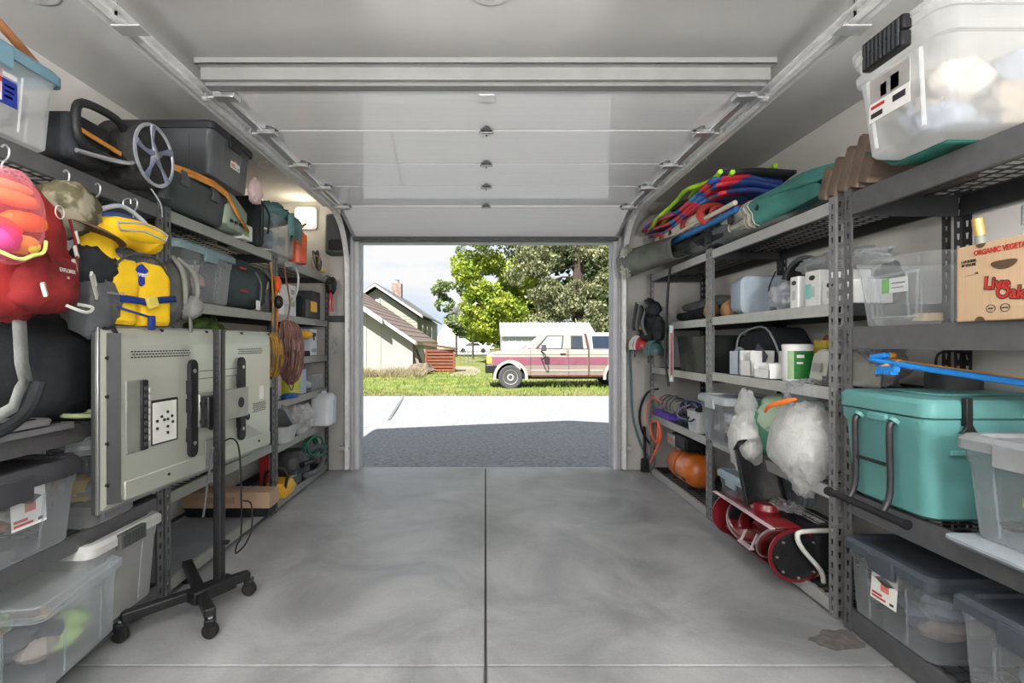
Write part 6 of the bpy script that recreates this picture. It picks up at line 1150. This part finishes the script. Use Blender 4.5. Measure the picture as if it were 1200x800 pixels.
drill('yellow cordless drill nearest the hanging cords, left far shelf', 3.83, 60); drill('second yellow cordless drill, between the two white spool boxes', 4.22, 60)
def spool_box(label, y):
    t = box(label, (-1.58, y, zz), .15, .16, .23, mat('white_blue_card', (.58, .62, .68), .8), name='spool_box', group='white spool boxes on the left far shelf'); MB().lathe([(.022, .0755), (.022, .077)], (0, .0, .15), 16, 'x').build('round_hole', dgrey, t); MB().bx(.0752, .0765, -.06, .06, .03, .06).build('printed_patch', mat('print_grey', None), t, smooth=False)
spool_box('white box with a round black hole, left of the second cordless drill', 4.05); spool_box('white box with grey print at the wall end beside the drill', 4.45)
bag('small clear plastic packet hanging on the shelf end post by the front wall', (-1.41, 4.74, 1.11), (.02, .04, .055), clear, 71, amp=.3, flat=.95, name='clear_packet')
zz = .787
box('pale pink carton beside the yellow bin', (-1.58, 3.69, zz), .14, .13, .25, mat('carton_pink', (.55, .45, .42), .7), name='carton')
t = thing('yellow_bin', 'yellow-green tapered plastic bin on the left far shelf', 'bin', (-1.565, 3.965, zz)); MB().loft([(0, .085, .10, .03), (.24, .10, .13, .035), (.25, .11, .14, .035), (.25, .10, .13, .03), (.01, .08, .095, .03)]).build('bin_body', mat('bin_yellow', (.50, .52, .06), .5, 0, .08, 6), t)
solo('blue_cloth', MB().ball((0, 0, .02), (.06, .10, .022), .2, 3, 7, 18, flat=.8), blue, 'folded blue cloth poking out below the yellow bin', 'cloth', (-1.46, 3.80, zz+.0))
box('pale blue box between the yellow bin and the small clear bin', (-1.58, 4.19, zz), .16, .12, .20, mat('box_blue', (.35, .42, .50), .7))
t = tote('small clear open bin at the wall end of the left far shelf', (-1.58, 4.48, zz), .20, .34, .14, .9, clear, open_=True, name='clear_bin', cat='bin', r=.02); stuffing('grey parts inside the small clear bin', (-1.58, 4.48, zz+.012), (.14, .26, .09), ((.3, .33, .36), (.45, .45, .45)), 72)
zz = .472
t = thing('grey_basket', 'white and grey plastic basket with a tilted grey lid beside the white bag', 'basket', (-1.545, 3.78, zz)); MB().loft([(0, .09, .10, .03), (.11, .11, .13, .03), (.12, .115, .135, .03), (.12, .105, .125, .03), (.01, .085, .095, .03)]).build('basket_body', mat('basket_pale', (.5, .52, .52), .5), t)
MB().at((0, -.01, .19), (-40, 0, 0)).loft([(-.02, .09, .12, .03), (.02, .09, .12, .03)]).build('tilted_lid', mat('lid_greymid', (.20, .21, .22), .45), t)
bag('crumpled white shopping bag on the left far shelf', (-1.53, 4.13, zz), (.11, .19, .125), film, 73, amp=.32, freq=2.6, flat=.9, knot=None)
t = thing('white_jug', 'white plastic jug overhanging the left far shelf by the wall', 'jug', (-1.455, 4.57, zz)); MB().loft([(0, .075, .12, .03), (.01, .085, .13, .035), (.24, .085, .13, .04), (.275, .06, .09, .04), (.28, .02, .02, .01), (.30, .02, .02, .01)]).build('jug_body', mat('jug_white', (.66, .68, .72), .4, 0, .04, 5), t); MB().bx(.086, .09, -.012, .012, .03, .22).build('level_stripe', mat('stripe_grey', (.45, .48, .52), .5), t)
zz = .077
t = thing('shop_vacuum', 'black shop vacuum with a thick ribbed hose on the bottom left far shelf', 'vacuum', (-1.62, 4.25, zz)); MB().lathe([(.12, 0), (.14, .02), (.14, .16), (.12, .20), (.09, .23)], n=28).build('tank', dgrey, t); MB().tube([(.10, .10, .2), (.16, .20, .22), (.17, .28, .15), (.17, .24, .05), (.165, .08, .03), (.16, -.12, .05)], .024, 12).build('hose', mat('hose_grey', (.10, .10, .11), .5), t); MB().tube([(.14, -.15, .14), (.15, .0, .13), (.15, .12, .11)], .022, 10).build('wand', black, t)
box('red and clear box behind the yellow chainsaw on the bottom left far shelf', (-1.70, 3.98, zz), .07, .17, .30, mat('box_red', (.50, .04, .05), .5), name='red_box')
t = thing('green_hose', 'dark green garden hose coil hanging behind the vacuum', 'hose', (-1.50, 4.38, .31)); coil((0, 0, 0), .13, .08, 4, .010, mat('hose_green', (.02, .14, .09), .5), t, 'hose_coil', 8, 'yz', jit=.05)
t = thing('green_jar', 'small pale green jar in front of the red box', 'jar', (-1.51, 3.965, zz)); MB().lathe([(.035, 0), (.035, .09), (.028, .10)]).build('jar_body', mat('jar_green', (.25, .36, .25), .5), t); MB().lathe([(.034, .10), (.034, .125)]).build('lid', dgrey, t)
solo('floor_crumb_board', MB().bx(-.09, .09, -.18, .18, 0, .012), card, 'thin plywood offcut in front of the red box', 'board', (-1.62, 3.72, zz)); 
# ================================================================== RIGHT far unit
def helmet(label, loc, m1, m2, group='cycling helmets hanging at the right shelf end'):
    t = thing('cycling_helmet', label, 'helmet', loc, 0, group)
    MB().ball((0, 0, 0), (.08, .11, .085), .0, 1, 1, 26, flat=.35).build('shell', m1, t)
    for k in range(-2, 3): MB().tube([(.088*math.sin(R(a_))*math.cos(k*.35)*-1, .03*k+.0*a_, .092*math.cos(R(a_))) for a_ in range(-70, 111, 18)], .009, 6).build('vent_rib', m2, t)
    MB().tube([(-.03, .06, -.03), (-.04, .03, -.10), (-.03, -.03, -.03)], .003, 5).build('chin_strap', black, t); return t
helmet('red and white ribbed cycling helmet hanging low on the right shelf end', (1.375, 4.52, 1.175), red, mat('rib_white', (.6, .6, .6), .4)); helmet('dark teal cycling helmet hanging beside the red and white one', (1.46, 4.40, 1.13), mat('helmet_teal', (.06, .12, .12), .4), mat('helmet_rib', (.10, .18, .17), .4))
t = thing('protective_pads', 'cluster of black gloves and pads with a yellow patch hanging at the shelf end', 'pads', (1.42, 4.48, 1.22), 0)
for k, (p_, d_) in enumerate((((0, 0, .05), (.07, .12, .07)), ((.03, -.05, .17), (.06, .10, .09)), ((-.02, .08, .15), (.05, .08, .06)), ((.02, -.12, .27), (.06, .10, .07)), ((.03, .02, .33), (.04, .07, .05)), ((.04, -.2, .1), (.05, .07, .10)))): MB().ball(p_, d_, .3, 3, k, 22).build('pad', bfab if k % 2 else black_m, t, ang=180)
MB().at((-.07, -.04, .13), (0, 0, -10)).bx(-.008, .008, -.055, .03, -.03, .02).build('yellow_patch', mat('patch_yellow', (.72, .42, .03), .5), t, bevel=.004)
for k in range(6): MB().tube([(-.06, -.18+.06*k, .05+.03*(k % 3)), (-.09, -.17+.055*k, .14+.03*math.sin(k*2)), (-.06, -.14+.05*k, .25+.02*k)], [.010, .014, .008], 8).build('glove_finger', (gfab, black, dgrey)[k % 3], t)
for k in range(3): MB().at((-.05, -.14+.12*k, .31-.03*k), (30, 20*k, 0)).bx(-.012, .012, -.045, .045, -.02, .02).build('pad_shell', (dgrey, black, grey)[k], t, bevel=.008)
t = thing('ski_pole', 'curved black pole with a clear foot hanging from the second right shelf', 'pole', (1.455, 4.05, .86), 0); MB().tube([(0, -.02, 0), (-.01, .03, .2), (0, .04, .45), (.0, .0, .75), (0, -.05, .95)], .010, 8).build('shaft', black, t)
t = thing('striped_pole', 'thin red and white tube hanging next to the curved black pole', 'pole', (1.46, 3.99, .90), 0); MB().tube([(0, 0, 0), (0, 0, .44)], .018, 10).build('white_tube', mat('tube_pale', (.5, .55, .55), .4), t); MB().tube([(-.01, -.03, .05), (-.01, -.03, .38)], .008, 8).build('red_edge', red, t)
zz = 1.372
t = thing('rolled_gear', 'row of long black rolled gear on the second shelf by the opening', 'gear roll', (1.72, 4.05, zz), 0)
for k, (z_, x_) in enumerate(((.05, 0), (.05, .12), (.13, .05))): MB().tube([(x_, -.45, z_), (x_+.01, -.15, z_+.02), (x_, .15, z_), (x_, .45, z_+.01)], [.03, .05, .05, .03], 10).build('roll', (bfab, black_m, gfab)[k], t)
for k, (p_, l_) in enumerate((((1.62, 3.38), 'round brown gourd-like ball right of the thin post on the second shelf'), ((1.60, 3.60), 'brown ball left of the thin post on the second shelf'))): solo('wooden_ball', MB().ball((0, 0, .055), (.05, .06, .06), .15, 2, k, 22), mat('ball_brown', (.36, .20, .10), .6, 0, .2, 10), l_, 'ball', (*p_, zz), 0, 'brown balls on the second shelf')
zz = .987
t = thing('dark_bin', 'dark see-through storage bin with shoes on the third shelf by the opening', 'bin', (1.70, 3.82, zz), 0); MB().loft([(0, .15, .24, .03), (.26, .165, .27, .03), (.27, .175, .28, .03), (.27, .16, .265, .03), (.01, .145, .235, .03)]).build('bin_body', clearmat('bin_dark', (.10, .11, .11), .5, .2, .3), t)
def shoe(label, x, y, z, m, m2, rz=90, s=1):
    t = thing('shoe', label, 'shoe', (x, y, z), rz, 'shoes in the dark bin')
    so_ = [(-.13, -.03), (-.05, -.042), (.05, -.04), (.12, -.035), (.145, 0), (.12, .035), (.05, .04), (-.05, .04), (-.13, .03)]; MB().prism(so_, 0, .022, 'xy').build('sole', m2, t, bevel=.005)
    MB().loft([(.02, .125, .036, .03, 0, 0), (.05, .12, .034, .03, 0, 0), (.075, .08, .03, .028, -.035, 0), (.10, .045, .028, .025, -.07, 0)]).build('upper', m, t); t.scale = (s, s, s); return t
shoe('grey running shoe with white sole at the front of the dark bin', 1.60, 3.80, zz+.012, gfab, white); shoe('black shoe behind the grey one in the dark bin', 1.70, 3.86, zz+.012, black_m, dgrey)
zz = .552
box('long violet-blue wrapped package at the end of the fourth shelf', (1.60, 4.42, zz), .14, .36, .055, purple, name='wrapped_package', cat='package')
t = thing('grey_blanket', 'rolled grey striped blanket on top of the violet package', 'blanket', (1.62, 4.33, zz+.056), 0); MB().ball((0, 0, .06), (.10, .22, .075), .2, 2, 81, 34, flat=.8).build('roll', mat('blanket', (.26, .25, .23), .9, 0, .4, 10, bump=.4, stretch=(1, 6, 1)), t, ang=180)
for k in range(4): MB().tube([(.08*math.cos(R(a_))-.02, -.14+.09*k, .06+.078*math.sin(R(a_))) for a_ in range(60, 220, 20)], .005, 6).build('stripe', mat('stripe_dark', (.08, .08, .08), .9), t)
t = thing('lead_pile', 'pile of grey, red and black leads beside the small white bin', 'cable', (1.62, 3.98, zz), 0)
for k, m_ in enumerate((gfab, black, red, grey, navy)): coil((0, 0, .05+.02*k), .07+.01*k, .03+.008*k, 2.5, .006, m_, t, 'lead', 90+k, 'yz', jit=.06)
MB().ball((.0, .02, .035), (.08, .12, .04), .4, 3, 5, 22, flat=.8).build('dark_cloth', mat('cloth_navy', (.03, .05, .09), .9, 0, .4, 12), t, ang=180)
t = thing('white_caddy', 'small white handled caddy beside the pale-lidded tote on the fourth shelf', 'caddy', (1.60, 3.72, zz), 0); MB().loft([(0, .08, .09, .02), (.15, .09, .105, .02), (.155, .095, .11, .02), (.155, .085, .10, .02), (.01, .075, .085, .02)]).build('caddy_body', mat('caddy_white', (.55, .57, .58), .5), t); MB().tube([(-.09, -.05, .10), (-.11, -.03, .08), (-.11, .03, .08), (-.09, .05, .10)], .006, 6).build('handle', black, t); MB().ball((0, .02, .15), (.05, .06, .03), .4, 3, 4, 18).build('cloth_top', bfab, t)
zz = .065
t = thing('air_compressor', 'orange pancake air compressor with a grey motor head on the bottom right shelf', 'air compressor', (1.67, 4.13, zz), 0)
om = mat('comp_orange', (.58, .15, .02), .35, 0, .1, 6, clear=.4)
MB().at((0, 0, .13)).lathe([(.02, -.27), (.08, -.255), (.125, -.20), (.135, -.12), (.135, .12), (.125, .20), (.08, .255), (.02, .27)], (0, 0, 0), 32, 'y').build('tank', om, t)
for y_ in (-.16, .16): MB().bx(-.10, .10, y_-.02, y_+.02, 0, .03).build('foot', black, t, bevel=.004)
MB().tube([(-.138*math.cos(R(a_)), 0, .13+.138*math.sin(R(a_))) for a_ in range(-20, 91, 15)], .004, 6).build('weld_seam', mat('seam_orange', (.3, .08, .01), .5), t)
MB().bx(-.12, .10, -.19, .12, .285, .40).build('motor_shroud', black, t, bevel=.02); MB().bx(-.135, .05, .02, .17, .29, .38).build('pump_head', mat('pump_grey', (.32, .34, .36), .4, .3), t, bevel=.01); MB().bx(-.137, -.13, .03, .15, .33, .345).build('orange_stripe', orange, t); MB().bx(-.08, .04, .04, .1, .255, .30).build('bracket', mat('bracket_blue', (.3, .38, .48), .4), t, bevel=.004)
pl_ = MB().at((-.122, -.10, .075), (0, -25, 0)).bx(-.003, .003, -.09, .09, -.013, .013).build('name_plate', mat('plate_dark', (.12, .05, .03), .5), t); text('plate_lettering', 'RIDGID', .022, mat('letter_grey', (.4, .35, .3), .6), pl_, (-.127, -.10, .075), (90+0, 0, -90), bold=.0005)
t = thing('air_hose', 'bright orange-red air hose loops beside the orange compressor', 'hose', (1.47, 4.42, .30), 0); hr = mat('hose_red', (.75, .12, .05), .45)
MB().tube([(0, -.10, .22), (-.01, -.10, .08), (0, -.02, .05), (0, .08, .10), (0, .10, .18), (0, 0, .22), (0, -.10, .22), (.01, -.12, .10), (.0, .02, -.08), (.0, .1, -.16)], .009, 8).build('hose_loop', hr, t); MB().tube([(.02, -.12, .40), (.0, .05, .42), (-.02, .14, .32), (-.02, .16, .18)], .006, 8).build('thin_hose', hr, t); MB().tube([(0, .02, -.05), (0, .0, -.16), (-.02, .05, -.22)], .008, 6).build('hose_tail', dgrey, t)
# hoses down the front wall
solo('teal_hose', MB().tube([(0, 0, 1.0), (.01, 0, .7), (.03, 0, .35), (.12, 0, .06), (.2, 0, -.04)], .010, 8), mat('hose_teal', (.08, .17, .19), .5), 'dark teal hose running down the front wall right of the opening', 'hose', (1.36, 4.78, .15))
solo('black_hose', MB().tube([(.22, -.05, .42), (.12, -.03, .38), (.06, 0, .2), (.09, 0, .0), (.2, 0, -.15)], .010, 8), black, 'black hose arching down beside the teal hose on the front wall', 'hose', (1.38, 4.74, .36))
t = thing('black_brush', 'slim black long-handled brush standing at the end of the right far shelf', 'brush', (1.49, 4.745, .0), 0); MB().tube([(0, 0, .10), (0, .02, .42)], .012, 8).build('handle', black, t); MB().loft([(0, .035, .03, .01), (.12, .03, .025, .01)]).build('bristles', black_m, t)
